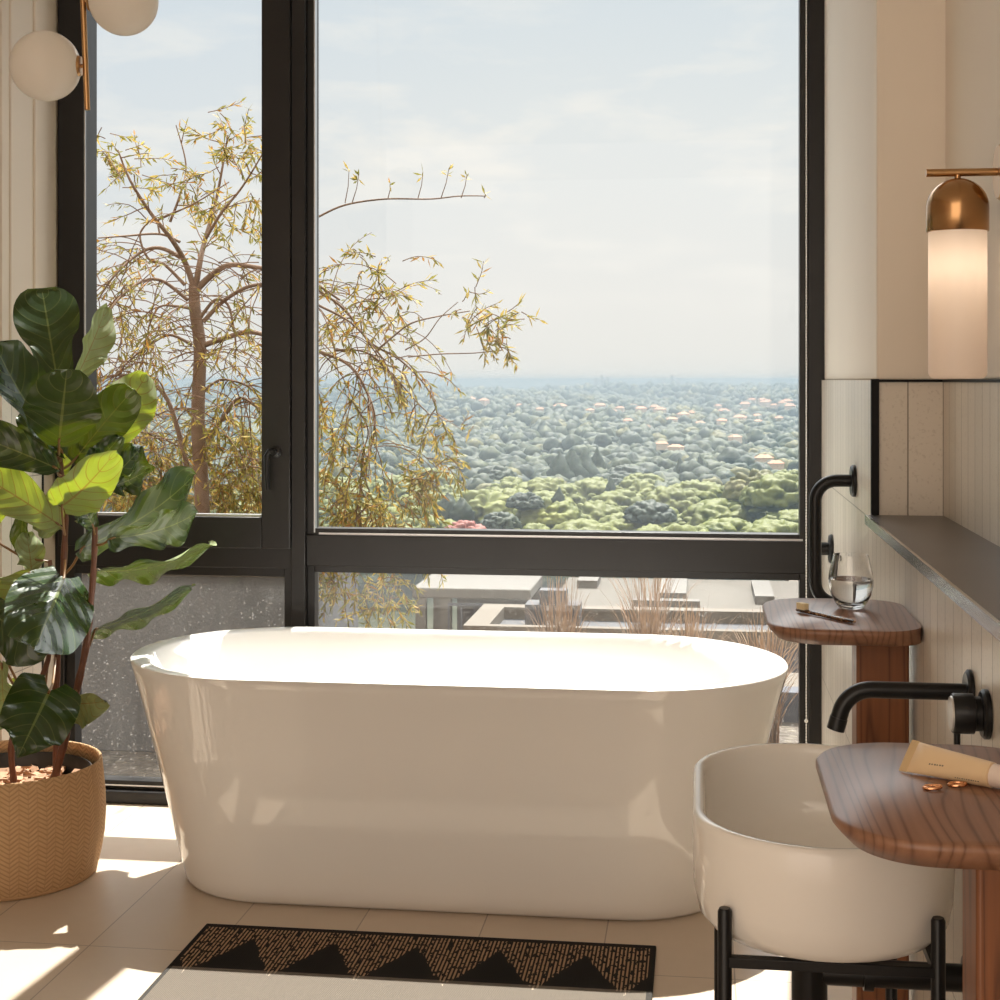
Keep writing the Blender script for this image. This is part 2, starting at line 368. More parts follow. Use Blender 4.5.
# ------------------------------------------------------------------ window
def X(u): return PY(u, 0, YW).x
def Z(u, v): return PY(u, v, YW).z
y0, y1 = YW, YW+.075
zs_bot, zg_r, zlow, zbot, ztop = .852, .800, .700, .046, 2.76
xl, xm0, xm1, xr = XL, X(292), X(306), XW
fr = MB()
fr.box(xl, X(64), y0, y1, 0, ztop)                       # left jamb
fr.box(xm0, xm1, y0-.01, y1, 0, ztop)                    # mullion
fr.box(X(808), xr+.01, y0, y1, 0, ztop)                  # right jamb
fr.box(xl, xr, y0+.002, y1, ztop-.06, ztop)              # head
fr.box(xl, xm0, y0+.001, y1, zlow, .762)                 # transom left
fr.box(xm1, X(808), y0+.001, y1, .709, .800)             # transom right
fr.box(xl, xr, y0-.012, y1, -.0, .036)                   # sill
W = fr.build('window_1', M['frame'], bevel=.003); struct(W)
sd = MB()                                                # glazing beads (stepped)
b0, b1 = y0+.02, y1-.01
def ring(mb, x0, x1, z0, z1, w, ya, yb):
    mb.box(x0, x0+w, ya, yb, z0, z1); mb.box(x1-w, x1, ya, yb, z0, z1); mb.box(x0+w, x1-w, ya, yb, z0, z0+w); mb.box(x0+w, x1-w, ya, yb, z1-w, z1)
ring(sd, xm1, X(808), .796, ztop-.06, .022, y0+.012, b1)
ring(sd, X(64), xm0+.001, .034, zlow+.002, .028, y0+.014, b1)
ring(sd, xm1, X(808), .034, .712, .022, y0+.014, b1)
sd.build('glazing_bead', M['frame'], W, bevel=.002)
al = MB().box(X(318), X(803), y0+.010, y0+.03, .7995, .806).box(X(89), X(262), y0-.012, y0+.01, .851, .858).box(X(79), X(285), y0+.012, y0+.02, .046, .05)
al.box(X(313), X(314.2), y0+.009, y0+.03, .806, ztop-.09).build('bright_bead', M['alu'], W)['label'] = 'bright aluminium glazing line'
sh = MB()                                                # opening sash, stands proud of the frame
sx0, sx1 = X(61), X(292)
sh.box(sx0, X(88.5), y0-.022, y1-.01, .760, ztop-.03); sh.box(X(263.5), sx1, y0-.022, y1-.01, .760, ztop-.03)
sh.box(X(88), X(263.5), y0-.022, y1-.01, .760, .851); sh.box(X(88), X(263.5), y0-.022, y1-.01, ztop-.12, ztop-.03)
SA = sh.build('sash', M['frame'], W, bevel=.003)
MB().box(X(87.2), X(88.7), y0-.0235, y0-.02, .775, ztop-.05).build('sash_bead', M['alu'], SA)
ORG[SA.name] = Vector((0, 0, 0))
hp = PY(276, 452, YW-.022)
hb = MB(); hb.lathe([(0, 0), (.017, 0), (.017, -.008), (.009, -.011), (.009, -.03), (0, -.03)], 20, (hp.x, hp.y, hp.z), 'Y')
hb.tube([(hp.x, hp.y-.03, hp.z), (hp.x-.010, hp.y-.035, hp.z+.004), (hp.x-.018, hp.y-.036, hp.z-.01), (hp.x-.017, hp.y-.036, hp.z-.06), (hp.x-.013, hp.y-.036, hp.z-.108)], [.008, .008, .008, .0075, .007], 12)
HN = hb.build('handle', M['black_metal'], SA); HN['label'] = 'black lever handle'
yg = y0+.045
MB().box(X(90)-.02, X(263)+.02, yg-.003, yg+.003, .84, ztop-.11).build('pane', M['glass'], SA)
MB().box(X(318)-.01, X(802)+.012, yg-.003, yg+.003, .80, ztop-.07).build('pane', M['glass'], W)
MB().box(X(79)-.01, X(286)+.01, yg-.003, yg+.003, .044, zlow-.01).build('pane', M['glassdirty'], W)
MB().box(X(318)-.01, X(802)+.012, yg-.003, yg+.003, .044, .70).build('pane', M['glassdirty'], W)

# blind chain
p = PY(806.3, 735, 4.20); n = 900
zz = [.24+i*(2.70-.24)/n for i in range(n+1)]
ch = MB().tube([(p.x, 4.20, z) for z in zz], [.0009 if i % 3 == 0 else .0023 for i in range(n+1)], 6)
BC = ch.build('blind_chain', M['chain'], org=(p.x, 4.20, .24)); tag(BC, 'white beaded blind chain hanging beside the right window jamb', 'blind chain')
q = PY(806.3, 721, 4.20)
MB().sphere((p.x, 4.20, q.z), .0055, 12, 8).build('connector', M['chain'], BC)

# ------------------------------------------------------------------ bathtub
def stadium(cx, cy, a, b, z, n=96, e=2.35):
    out = []
    r = b; st = a-b*1.0
    per = 4*st+2*PI*b; k = []
    for i in range(n):
        s = per*i/n
        if s < st: p = (st*0+s, -b) if False else (s, -b)
        elif s < st+PI*b: t = (s-st)/b-PI/2; p = (st+b*math.cos(t), b*math.sin(t))
        elif s < 3*st+PI*b: p = (st-(s-st-PI*b), b)
        elif s < 3*st+2*PI*b: t = (s-3*st-PI*b)/b+PI/2; p = (-st+b*math.cos(t), b*math.sin(t))
        else: p = (-st+(s-3*st-2*PI*b), -b)
        out.append((cx+p[0], cy+p[1], z))
    return out
TC = (-.612, 3.727)
def tr(a, b, z, dx=0): return stadium(TC[0]+dx, TC[1], a, b, z)
out = []
def bprof(z):
    pts = ((0, .259), (.03, .284), (.08, .300), (.2, .318), (.3, .326), (.42, .338), (.5, .354), (.56, .374))
    for (a_, x_), (b_, y_) in zip(pts, pts[1:]):
        if z <= b_: return x_+(y_-x_)*(z-a_)/(b_-a_)
    return .374
def bsm(z): return sum(bprof(min(.556, max(0, z+d))) for d in (-.03, -.015, 0, .015, .03))/5 if z > .04 else bprof(z)
for k in range(25):
    t = k/24; e = t+.10*math.sin(PI*t)*-1
    out.append(tr(.688+(.826-.688)*(t*.9+.1*t*t), bsm(.012+.541*t), .012+.541*t))
rings = [tr(.675, .250, .0), tr(.684, .259, .003)]+out
rings += [tr(.8235, .3725, .5565), tr(.818, .369, .5585), tr(.785, .349, .5565), tr(.774, .343, .552)]
for k in range(1, 9):
    t = k/8; rings.append(tr(.768-.15*t, .339-.118*t, .546-.40*t))
rings += [tr(.63, .215, .145), tr(.60, .19, .138), tr(.4, .10, .132)]
BT = MB().loft(rings).build('bathtub', M['tub'], org=(TC[0], TC[1], 0), sharp=60)
tag(BT, 'white freestanding oval bathtub standing before the big window', 'bathtub')
MB().lathe([(0, .1325), (.03, .1325), (.033, .136), (.02, .138), (0, .138)], 24, (TC[0], TC[1], 0)).build('drain', M['steel_edge'], BT)

# ------------------------------------------------------------------ rug
rm = MB(); nx, ny = 40, 60; vs = []; fs = []
RX0, RX1, RY0, RY1 = -1.118, -.095, 2.598, 3.322
RG = MB().box(RX0, RX1, RY0, RY1, 0.0005, .009).build('rug', M['rug'], bevel=.003)
RG.location.y = -.012; tag(RG, 'beige woven rug with black triangle border in front of the bathtub', 'rug')

# ------------------------------------------------------------------ side tables
def side_table(yc, label, x0, dy=0):
    T = thing('side_table', (.22, yc, 0), label, 'side table', 'wooden pedestal side tables against the right wall')
    ztop, th = .876, .024
    ya, yb_ = yc-.170-dy, yc+.170
    def ins(d): return rrect(x0+d, XW-.001, ya+d, yb_-d, .085-d, .07-d, 14)
    rings = [[(x, y, ztop-h_) for x, y in ins(d)] for d, h_ in ((.016, th), (.005, th*.55), (0, th*.3), (0, .003), (.003, 0))]
    MB().loft(rings).build('tabletop', M['woodtop'], T, sharp=50)
    MB().box(.244, XW-.010, yc-.04, yc+.035, 0, ztop-th).build('post', M['woodpost'], T, bevel=.004)
    return T
side_table(2.4525, 'wooden pedestal side table holding the water glass, beyond the basin', .103)
side_table(1.42, 'nearest wooden side table with the cream tube and earrings on top', .113, .006)

# ------------------------------------------------------------------ basin, stand, trap
BX, BY, BR = .140, 1.868, .150
def bst(a, b, z): return [(BX-(y-0), BY+x, z) for x, y, _ in stadium(0, 0, a, b, 0, 80)]
A, B_ = .240, .148
rg = [bst(A-.055, B_-.055, .6175), bst(A-.034, B_-.034, .618), bst(A-.017, B_-.017, .624), bst(A-.006, B_-.006, .637), bst(A-.001, B_-.001, .660), bst(A+.001, B_+.001, .700), bst(A+.001, B_+.001, .740),
      bst(A-.001, B_-.001, .747), bst(A-.004, B_-.004, .7495), bst(A-.009, B_-.009, .7495), bst(A-.012, B_-.012, .747), bst(A-.0135, B_-.0135, .738), bst(A-.015, B_-.015, .700), bst(A-.018, B_-.018, .668),
      bst(A-.028, B_-.028, .645), bst(A-.05, B_-.05, .634), bst(A-.1, B_-.1, .629), bst(A-.13, B_-.13, .628)]
BS = MB().loft(rg).build('basin', M['ceramic'], org=(BX, BY, .612), sharp=60); tag(BS, 'off-white oval ceramic washbasin held in a black metal stand', 'basin')
MB().lathe([(0, .6285), (.022, .6285), (.022, .632), (.012, .634), (0, .634)], 24, (BX, BY, 0)).build('waste', M['black_metal'], BS)
ST = thing('basin_stand', (BX, BY, 0), 'black metal four-legged stand carrying the washbasin', 'stand')
LX, LY = (.027, .255), (1.668, 2.068)
for x in LX:
    for y in LY:
        MB().tube([(x, y, 0), (x, y, .666), (x, y, .6695)], [.0078, .0078, .006], 16).build('leg', M['black_metal'], ST)
for y in LY: MB().box(LX[0], LX[1], y-.006, y+.006, .6055, .617).build('crossbar', M['black_metal'], ST, bevel=.001)
for x in LX: MB().box(x-.006, x+.006, LY[0], LY[1], .6055, .617).build('crossbar', M['black_metal'], ST, bevel=.001)
TP = thing('drain_trap', (BX, 1.93, .3), 'black drain trap and waste pipe under the washbasin', 'drain trap')
MB().tube([(BX-.005, 1.90, .36), (BX-.005, 1.90, .600), (BX-.005, 1.9, .6165)], [.022, .022, .022], 20).build('trap_body', M['black_metal'], TP)
MB().tube([(BX+.01, 1.90, .516), (XW-.001, 1.90, .516)], .0165, 16).tube([(.20, 1.90, .516), (.212, 1.90, .516)], .021, 16).build('waste_pipe', M['black_metal'], TP)
MB().lathe([(0, 0), (.034, 0), (.034, -.006), (.026, -.013), (.018, -.014), (0, -.014)], 28, (XW-.001, 1.90, .516), 'X').build('wall_flange', M['black_metal'], TP)

# ------------------------------------------------------------------ tap
TA = thing('tap', (XW, 1.87, .857), 'matte black wall tap with long curved spout over the basin', 'tap')
ys, zs = 1.925, .862
path = [Vector((XW-.002, ys, zs)), Vector((.235, ys, zs))]+arc((.2135, ys, zs-.040), .040, PI/2, PI*.93, 12, Vector((1, 0, 0)), Vector((0, 0, 1)))
e = path[-1]; d = (path[-1]-path[-2]).normalized()
path += [e+d*.006]
MB().tube(path, .0105, 18).tube([e+d*.005, e+d*.021], .0112, 18).build('spout', M['black_metal'], TA)
MB().lathe([(0, 0), (.028, 0), (.028, -.004), (.024, -.007), (0, -.007)], 28, (XW-.001, ys, zs), 'X').build('spout_rose', M['black_metal'], TA)
yb, zb = 1.815, .859
MB().lathe([(0, 0), (.029, 0), (.029, -.005), (.026, -.008), (.020, -.009), (.020, -.016), (.0235, -.017), (.0235, -.039), (.0225, -.041), (0, -.041)], 32, (XW-.001, yb, zb), 'X').build('mixer_body', M['black_metal'], TA)
MB().lathe([(0, 0), (.0205, 0), (.0195, -.002), (0, -.002)], 28, (XW-.042, yb, zb), 'X').build('mixer_face', M['handle_face'], TA)['label'] = 'satin grey round end face'
MB().tube([(XW-.036, yb, zb-.02), (XW-.036, yb, zb-.062)], .0038, 12).build('lever', M['black_metal'], TA)

# ------------------------------------------------------------------ grab bar and valve on the pier wall
yb = 3.33; xb = .249; zt, zl = 1.25-101/1500*3.25, .765; R = .045
GB = thing('grab_bar', (XW, yb, .9), 'matte black curved grab bar on the tiled wall beside the window', 'grab bar')
Xv, Zv = Vector((1, 0, 0)), Vector((0, 0, 1))
path = [Vector((XW-.002, yb, zt))]+arc((xb+R, yb, zt-R), R, PI/2, PI, 10, Xv, Zv)+arc((xb+R, yb, zl+R), R, PI, 1.5*PI, 10, Xv, Zv)+[Vector((XW-.002, yb, zl))]
MB().tube(path, .0135, 18).build('bar', M['black_metal'], GB)
for z in (zt, zl): MB().lathe([(0, 0), (.035, 0), (.035, -.006), (.031, -.010), (.0, -.010)], 32, (XW-.001, yb, z), 'X').build('wall_plate', M['black_metal'], GB)
yv = 3.90; zv = 1.25-168/1500*3.84
WV = thing('wall_valve', (XW, yv, zv), 'small black round knob on the tiled wall behind the grab bar', 'knob')
MB().lathe([(0, 0), (.037, 0), (.037, -.006), (.033, -.009), (0, -.009)], 28, (XW-.001, yv, zv), 'X').build('wall_plate', M['black_metal'], WV)
MB().lathe([(0, -.009), (.0165, -.009), (.0165, -.05), (.0145, -.054), (0, -.054)], 24, (XW-.001, yv, zv), 'X').build('stub', M['black_metal'], WV)

# ------------------------------------------------------------------ sconce
sx, sy = .400, 2.424
SL = thing('wall_lamp', (XN, sy, 1.575), 'brass wall lamp with domed cap and lit frosted glass cylinder', 'lamp')
MB().tube([(.352, sy, 1.575), (XN-.01, sy, 1.575)], .0062, 18).build('arm', M['brass'], SL)
MB().lathe([(0, 0), (.045, 0), (.045, -.008), (.041, -.013), (0, -.013)], 40, (XN+.0035, sy, 1.575), 'X').build('wall_plate', M['brass'], SL)
dome = [(.0465, 1.482), (.0475, 1.483), (.0475, 1.520)]+[(.0475*math.cos(a), 1.520+.046*math.sin(a)) for a in [PI/2*i/12 for i in range(1, 12)]]+[(.005, 1.566), (.005, 1.572), (0, 1.572)]
MB().lathe([(.043, 1.482)]+dome, 48, (sx, sy, 0)).build('cap', M['brass_dark'], SL, sharp=60)
gp = [(.0425, 1.486), (.0445, 1.484), (.0445, 1.262)]+[(.0345+.010*math.cos(a), 1.262-.010*math.sin(a)) for a in [PI/2*i/6 for i in range(1, 7)]]+[(0, 1.252)]
MB().lathe(gp, 48, (sx, sy, 0)).build('glass_shade', M['opallamp'], SL)['label'] = 'glowing frosted white glass cylinder'

# ------------------------------------------------------------------ pendant
gf = 3.0
PD = thing('pendant_lamp', P(84, -250, gf), 'brass pendant lamp with two white glass globes before the left wall', 'pendant lamp')
b0_, t0_ = P(87.3, 110, gf), P(83.0, 0, gf)
dirv = (t0_-b0_)/(t0_.z-b0_.z)
topp = b0_+dirv*(ZC-b0_.z)
MB().tube([b0_, topp], .0058, 14).build('rod', M['brass'], PD)
MB().lathe([(0, ZC-.001), (.05, ZC-.001), (.05, ZC-.02), (0, ZC-.025)], 32, (topp.x, topp.y, 0)).build('ceiling_rose', M['brass'], PD)
for (u, v, r, sgn) in ((45.5, 66, .0695, 1), (123.5, 1, .0685, -1)):
    c = P(u, v, gf); rx = b0_+dirv*(c.z-b0_.z)
    G = MB().sphere(c, r, 40, 24).build('globe', M['opal'], PD); ORG[G.name] = ORG[PD.name]
    ax = (rx-c).normalized()
    fit = MB()
    fit.tube([c+ax*(r*.955), c+ax*(r*1.03)], [.021, .019], 24).tube([c+ax*(r*1.0), rx], .004, 10)
    fit.build('fitting', M['brass'], G)

# ------------------------------------------------------------------ things on the far table
ZTB = .8762
gc = P(851, 606, 2.455); gx, gy = gc.x, gc.y
op = [(.0, 0), (.016, 0), (.0205, .002), (.026, .010), (.0325, .023), (.036, .038), (.0363, .048), (.0345, .062), (.031, .076), (.0282, .0885)]
ip = [(.0272, .0885), (.0300, .076), (.0333, .062), (.0350, .048), (.0347, .038), (.0312, .024), (.0245, .0125), (.015, .008), (0, .007)]
G = MB().lathe(op+ip, 48, (gx, gy, ZTB)).build('drinking_glass', M['clear'], org=(gx, gy, ZTB), sharp=60); tag(G, 'stemless drinking glass half full of water on the far side table', 'glass')
wp = [(0, .0072), (.0149, .0082), (.0244, .0127), (.0311, .0242), (.0346, .0382), (.0349, .048), (.0349, .0485), (0, .0485)]
MB().lathe(wp, 48, (gx, gy, ZTB)).build('water', M['water'], G)
b0v, b1v = PZ(797, 609.5, ZTB+.004), PZ(854.5, 622, ZTB+.004)
dv = (b1v-b0v); dv.z = 0; Lb = dv.length; dv.normalize(); nv = Vector((-dv.y, dv.x, 0))
TB = MB(); rr = []
for t, w, h in ((0, .003, .002), (.03, .0058, .003), (.16, .0058, .003), (.24, .0032, .0032), (.4, .0036, .0034), (.75, .0052, .0034), (.95, .005, .003), (1, .0025, .002)):
    c = b0v+dv*(Lb*t)
    rr.append([c+nv*(w*math.cos(a))+Vector((0, 0, h*math.sin(a))) for a in [2*PI*k/12 for k in range(12)]])
TBO = TB.loft(rr).build('toothbrush', M['tort'], org=b0v, sharp=60); tag(TBO, 'tortoiseshell toothbrush lying beside the water glass', 'toothbrush')
br = MB(); c0 = b0v+dv*(Lb*.03); c1 = b0v+dv*(Lb*.17)
base = [c0+nv*.005, c0-nv*.005, c1-nv*.005, c1+nv*.005]
br.loft([[p+Vector((0, 0, .002)) for p in base], [p+Vector((0, 0, .0125)) for p in base]]).build('bristles', M['bristle'], TBO, bevel=.0008)

# ------------------------------------------------------------------ things on the near table
p0, p1 = PZ(905.5, 755, ZTB+.0135), PZ(1016, 780.5, ZTB+.0118)
dv = p1-p0; Lt = dv.length; dv.normalize(); nv = Vector((-dv.y, dv.x, 0)).normalized(); uz = Vector((0, 0, 1))
TA_ = math.radians(48); e1 = nv*math.cos(TA_)+uz*math.sin(TA_); e2 = -nv*math.sin(TA_)+uz*math.cos(TA_)
CTB = thing('cosmetic_tube', p0, 'cream cosmetic tube with pale cap lying on the near side table', 'tube')
TSEC = ((0, .0172, .0007), (.075, .0170, .0009), (.082, .0167, .0018), (.2, .0158, .0052), (.4, .0143, .0086), (.7, .0124, .0108), (.80, .0117, .0114), (.81, .0095, .0095))
def tsec(t):
    for (a_, w0, h0_), (b_, w1, h1_) in zip(TSEC, TSEC[1:]):
        if t <= b_: k = (t-a_)/(b_-a_); return w0+(w1-w0)*k, h0_+(h1_-h0_)*k
    return TSEC[-1][1:]
def tpt(t, a_, g=0): w, h = tsec(t); return p0+dv*(Lt*t)+e1*((w+g)*math.cos(a_))+e2*((h+g)*math.sin(a_))
MB().loft([[tpt(t, 2*PI*k/28) for k in range(28)] for t, _, _ in TSEC]).build('tube_body', M['tubebody'], CTB, sharp=50)
MB().loft([[tpt(t, 2*PI*k/28, .0003) for k in range(28)] for t in (.002, .072)]).build('crimped_end', plain('crimp', (.62, .45, .25), .35), CTB)
cc = uz*0
MB().tube([p0+dv*(Lt*.805)+cc, p0+dv*(Lt*.81)+cc, p0+dv*(Lt*1.0)+cc], [.0095, .0108, .0100], 28).build('cap', M['tubecap'], CTB)['label'] = 'pale pink round cap'
pr = MB()
for t0_, t1_, a_, n_, hh in ((.27, .42, PI*.62, 6, .10), (.52, .74, PI*.86, 11, .09)):
    for k in range(n_):
        ta = t0_+(t1_-t0_)*k/n_; tb = ta+(t1_-t0_)/n_*random.uniform(.45, .8)
        pr._add([tpt(ta, a_, .00025), tpt(tb, a_, .00025), tpt(tb, a_+hh, .00025), tpt(ta, a_+hh, .00025)], [(0, 1, 2, 3)])
pr.build('printed_line', M['print'], CTB)
def hoop(u0, v0, du, label):
    c = PZ(u0, v0, ZTB)
    pts = [c+Vector((.0062*math.cos(a)*1.15, .0052*math.sin(a), .0022+.0006*math.cos(a))) for a in [2*PI*i/30 for i in range(29)]]
    e = MB().tube(pts, .0016, 10)
    e.sphere(pts[0], .0022, 10, 8)
    E = e.build('earring', M['gold'], org=c)
    tag(E, label, 'earring', 'pair of gold earrings on the near side table')
    pc = pts[-1]
    MB().tube([pc, pc+Vector((-.006, du, .001))], .0006, 6).build('pin', M['gold'], E)
hoop(932, 789.5, .003, 'gold hoop earring lying farther from the wall on the near side table')
hoop(957, 786.5, -.002, 'gold hoop earring lying closer to the wall beside the cream tube')

# ------------------------------------------------------------------ basket and fig
pc = P(8, 760, 3.80); px_, py_ = pc.x, pc.y
prof = [(0, .004), (.200, .004), (.212, .0), (.218, .008), (.222, .016), (.230, .05), (.238, .10), (.241, .15), (.239, .20), (.234, .25), (.2305, .283), (.228, .286), (.225, .285), (.222, .278), (.226, .22), (.226, .06), (.21, .012), (0, .012)]
prof2 = []
for i in range(len(prof)-1):
    for k in range(3): prof2.append(tuple(prof[i][j]+(prof[i+1][j]-prof[i][j])*k/3 for j in (0, 1)))
prof2.append(prof[-1])
bk = MB().lathe(prof2, 72, (px_, py_, 0))
BK = bk.build('basket', M['basket'], org=(px_, py_, 0), sharp=70); tag(BK, 'round woven straw basket holding the fig plant on the floor', 'basket')
bpts = [(px_+.2135*math.cos(a), py_+.2135*math.sin(a), .007) for a in [2*PI*i/72 for i in range(73)]]
MB().tube(bpts, .0068, 8).build('base_braid', M['basket'], BK)
FG = thing('fig_plant', (px_, py_, .014), 'tall fiddle leaf fig with glossy leaves growing in the woven basket', 'plant')
MB().lathe([(0, .02), (.17, .02), (.205, .255), (.207, .257), (.203, .259), (.198, .25), (.195, .205), (0, .205)], 48, (px_, py_, 0)).build('nursery_pot', M['plastic_black'], FG)
sl = MB(); 
sl.lathe([(.193, .206), (.18, .212), (.1, .216), (0, .216)], 40, (px_, py_, 0))
for i in range(230):
    a = random.random()*2*PI; r = .19*math.sqrt(random.random()); s = random.uniform(.008, .016)
    m = Matrix.Rotation(random.random()*6, 3, 'Z') @ Matrix.Rotation(random.uniform(-.6, .6), 3, 'X')
    c = Vector((px_+r*math.cos(a), py_+r*math.sin(a), .217+random.random()*.008))
    sl._add([c+m @ Vector((x*s, y*s*.6, z*s*.3)) for z in (-1, 1) for y in (-1, 1) for x in (-1, 1)], [(0,2,3,1),(4,5,7,6),(0,1,5,4),(2,6,7,3),(0,4,6,2),(1,3,7,5)])
ml = sl.build('bark_mulch', M['mulch'], FG); ml['kind'] = 'stuff'
def stem(pts, r0, r1):
    pth = smooth_path([P(*p) for p in pts], 5)
    k = len(pth); MB().tube(pth, [r0+(r1-r0)*i/(k-1)+.0009*math.sin(i*1.9) for i in range(k)], 10).build('stem', M['stem'], FG)
stem([(56, 786, 3.86), (57, 745, 3.86), (56, 690, 3.86), (60, 620, 3.85), (64, 560, 3.84), (65, 510, 3.83), (60, 460, 3.82), (58, 430, 3.82)], .0105, .0065)
stem([(53, 784, 3.80), (66, 735, 3.80), (78, 685, 3.80), (87, 640, 3.81), (92, 590, 3.82), (95, 535, 3.83), (94, 495, 3.84)], .0105, .0065)
stem([(14, 784, 3.82), (12, 740, 3.82), (30, 700, 3.83), (48, 660, 3.84), (52, 610, 3.85), (50, 560, 3.86)], .0085, .005)
FID = [(0, .03), (.03, .20), (.10, .27), (.22, .29), (.36, .35), (.52, .45), (.68, .50), (.82, .46), (.92, .32), (.98, .14), (1, .0)]
HRT = [(0, .16), (.03, .33), (.10, .44), (.22, .49), (.36, .50), (.52, .48), (.68, .42), (.82, .31), (.92, .19), (.98, .08), (1, .0)]
OVL = [(0, .03), (.06, .19), (.16, .33), (.3, .44), (.45, .5), (.6, .5), (.74, .44), (.86, .33), (.94, .2), (.985, .09), (1, .0)]
def prof_at(pr, t):
    for i in range(len(pr)-1):
        (a, x), (b, y) = pr[i], pr[i+1]
        if t <= b:
            k = (t-a)/(b-a); xm = pr[i-1][1] if i else x; yp = pr[i+2][1] if i+2 < len(pr) else -y*.3
            return max(0, .5*((2*x)+(y-xm)*k+(2*xm-5*x+4*y-yp)*k*k+(3*x-xm-3*y+yp)*k**3))
    return 0
def leaf(b, t, fb, ft, w, roll=0, arch=.06, cup=.12, fold=0, wav=.012, shape=FID, under=False, pet=None, twist=0, thin=False, W=None, lobe=.06):
    B, T = P(*b, fb), P(*t, ft); ax = T-B; Ln = ax.length; ax.normalize()
    mid = (B+T)/2; vd = (mid-Vector((0, 0, H))).normalized()
    side = ax.cross(vd).normalized(); nrm = side.cross(ax).normalized()
    if nrm.dot(vd) > 0: nrm = -nrm
    Wd = w*(fb+ft)/2/FPX/max(.35, abs(math.cos(math.radians(roll)))); ph = random.random()*6
    if W: Wd = W
    nt, nq = 22, 11; vs = []; uv = []
    for i in range(nt+1):
        tt = i/nt
        hw = prof_at(shape, tt)*Wd
        R = Matrix.Rotation(math.radians(roll+twist*(tt-.5)), 3, ax); sd, nm = R @ side, R @ nrm
        for j in range(nq):
            q = -1+2*j/(nq-1); aq = abs(q)
            fa = math.radians(fold)
            p = B+ax*(Ln*tt)+nm*(arch*Ln*4*tt*(1-tt))
            p = p+sd*(q*hw*math.cos(fa))+nm*(aq*hw*math.sin(fa))+nm*(cup*hw*(aq**2.2)*(1-.3*tt))
            p = p+nm*(wav*math.sin(tt*17+ph+(1.7 if q > 0 else 0))*aq**2*min(1, tt*5))+ax*(-.012*aq*math.sin(tt*9+ph)*1.0 if 0 < tt < 1 else 0)
            p = p-ax*(lobe*Ln*aq**1.5*max(0, 1-tt*3.2)); vs.append(p); uv.append((tt, j/(nq-1)))
    fs = [(i*nq+j, i*nq+j+1, (i+1)*nq+j+1, (i+1)*nq+j) for i in range(nt) for j in range(nq-1)]
    # orient: front side towards nrm (towards the viewer) unless under
    a_, b_, c_ = vs[fs[60][0]], vs[fs[60][1]], vs[fs[60][2]]
    nn = (b_-a_).cross(c_-b_); R0 = Matrix.Rotation(math.radians(roll), 3, ax)
    if (nn.dot(R0 @ nrm) < 0) != under: fs = [f[::-1] for f in fs]
    m = MB(); m.fix = False; m._add(vs, fs, uv)
    o = m.build('leaf', M['leaf_thin' if thin else 'leaf'], FG, sharp=180); ORG[o.name] = ORG[FG.name]
    if pet:
        e = P(*pet); dx = (e-B).length
        MB().tube(smooth_path([e, e.lerp(B, .5)+Vector((0, 0, -.1*dx)), B, B+ax*.012], 4), .0032, 8).build('petiole', M['petiole'], o)
    return o
leaf((57, 379), (42, 289), 3.80, 3.92, 64, 0, .05, .10, 0, .006, FID, pet=(58, 432, 3.82))
leaf((75, 380), (106, 307), 3.90, 4.02, 30, 35, .03, .2, 20, .008, OVL, under=True, pet=(59, 435, 3.82))
leaf((62, 452), (-6, 342), 3.78, 3.66, 46, 42, -.05, .2, 12, .01, FID, pet=(60, 462, 3.82))
leaf((59, 442), (67, 369), 3.70, 3.62, 76, 0, .06, .08, 6, .008, OVL, pet=(59, 456, 3.82))
leaf((76, 458), (134, 389), 3.84, 3.80, 47, -12, .05, .1, 0, .006, FID, pet=(61, 470, 3.82))
leaf((105, 444), (147, 374), 3.97, 4.06, 55, 0, .04, .1, 0, .01, OVL, under=True, pet=(94, 497, 3.84), thin=True)
leaf((56, 468), (-30, 434), 3.74, 3.70, 46, 8, .10, .15, 0, .01, FID, pet=(61, 475, 3.82))
leaf((58, 524), (-22, 474), 3.80, 3.72, 50, 10, .08, .1, 5, .008, FID, under=True, pet=(65, 530, 3.83), thin=True)
leaf((62, 506), (117, 450), 3.72, 3.62, 50, 18, .10, .10, 0, .010, HRT, under=True, pet=(65, 535, 3.83), thin=True)
leaf((82, 478), (121, 436), 3.82, 3.80, 30, 10, .05, .1, 0, .01, OVL, pet=(94, 500, 3.84))
leaf((92, 492), (142, 446), 3.90, 3.98, 34, 30, .08, .2, 0, .02, FID, pet=(94, 505, 3.84))
leaf((96, 490), (150, 468), 3.86, 3.94, 22, 45, .08, .2, 0, .02, FID, pet=(94, 508, 3.84))
leaf((82, 548), (195, 474), 3.84, 4.08, 42, 40, .08, .15, -8, .012, FID, W=.15, pet=(65, 574, 3.84))
leaf((112, 538), (198, 512), 3.80, 3.92, 44, 40, .10, .15, 0, .014, FID, W=.13, pet=(94, 545, 3.83))
leaf((96, 571), (210, 545), 3.86, 4.20, 20, 72, .06, .12, 0, .012, FID, W=.19, pet=(93, 592, 3.82))
leaf((95, 630), (192, 589), 3.86, 4.18, 16, 72, .02, .12, 0, .008, FID, W=.17, pet=(84, 655, 3.81))
leaf((64, 577), (34, 650), 3.80, 3.48, 98, -4, .04, .05, -25, .006, HRT, lobe=.16, pet=(65, 556, 3.84))
leaf((30, 573), (2, 622), 3.80, 3.74, 52, 20, .05, .15, 0, .012, OVL, under=True, pet=(50, 590, 3.86), thin=True)
leaf((32, 578), (26, 533), 3.84, 3.86, 26, 25, .05, .15, 0, .012, OVL, under=True, pet=(50, 592, 3.86))
leaf((-10, 612), (50, 648), 3.70, 3.64, 64, 12, .08, .12, 0, .01, FID, pet=(30, 700, 3.83))
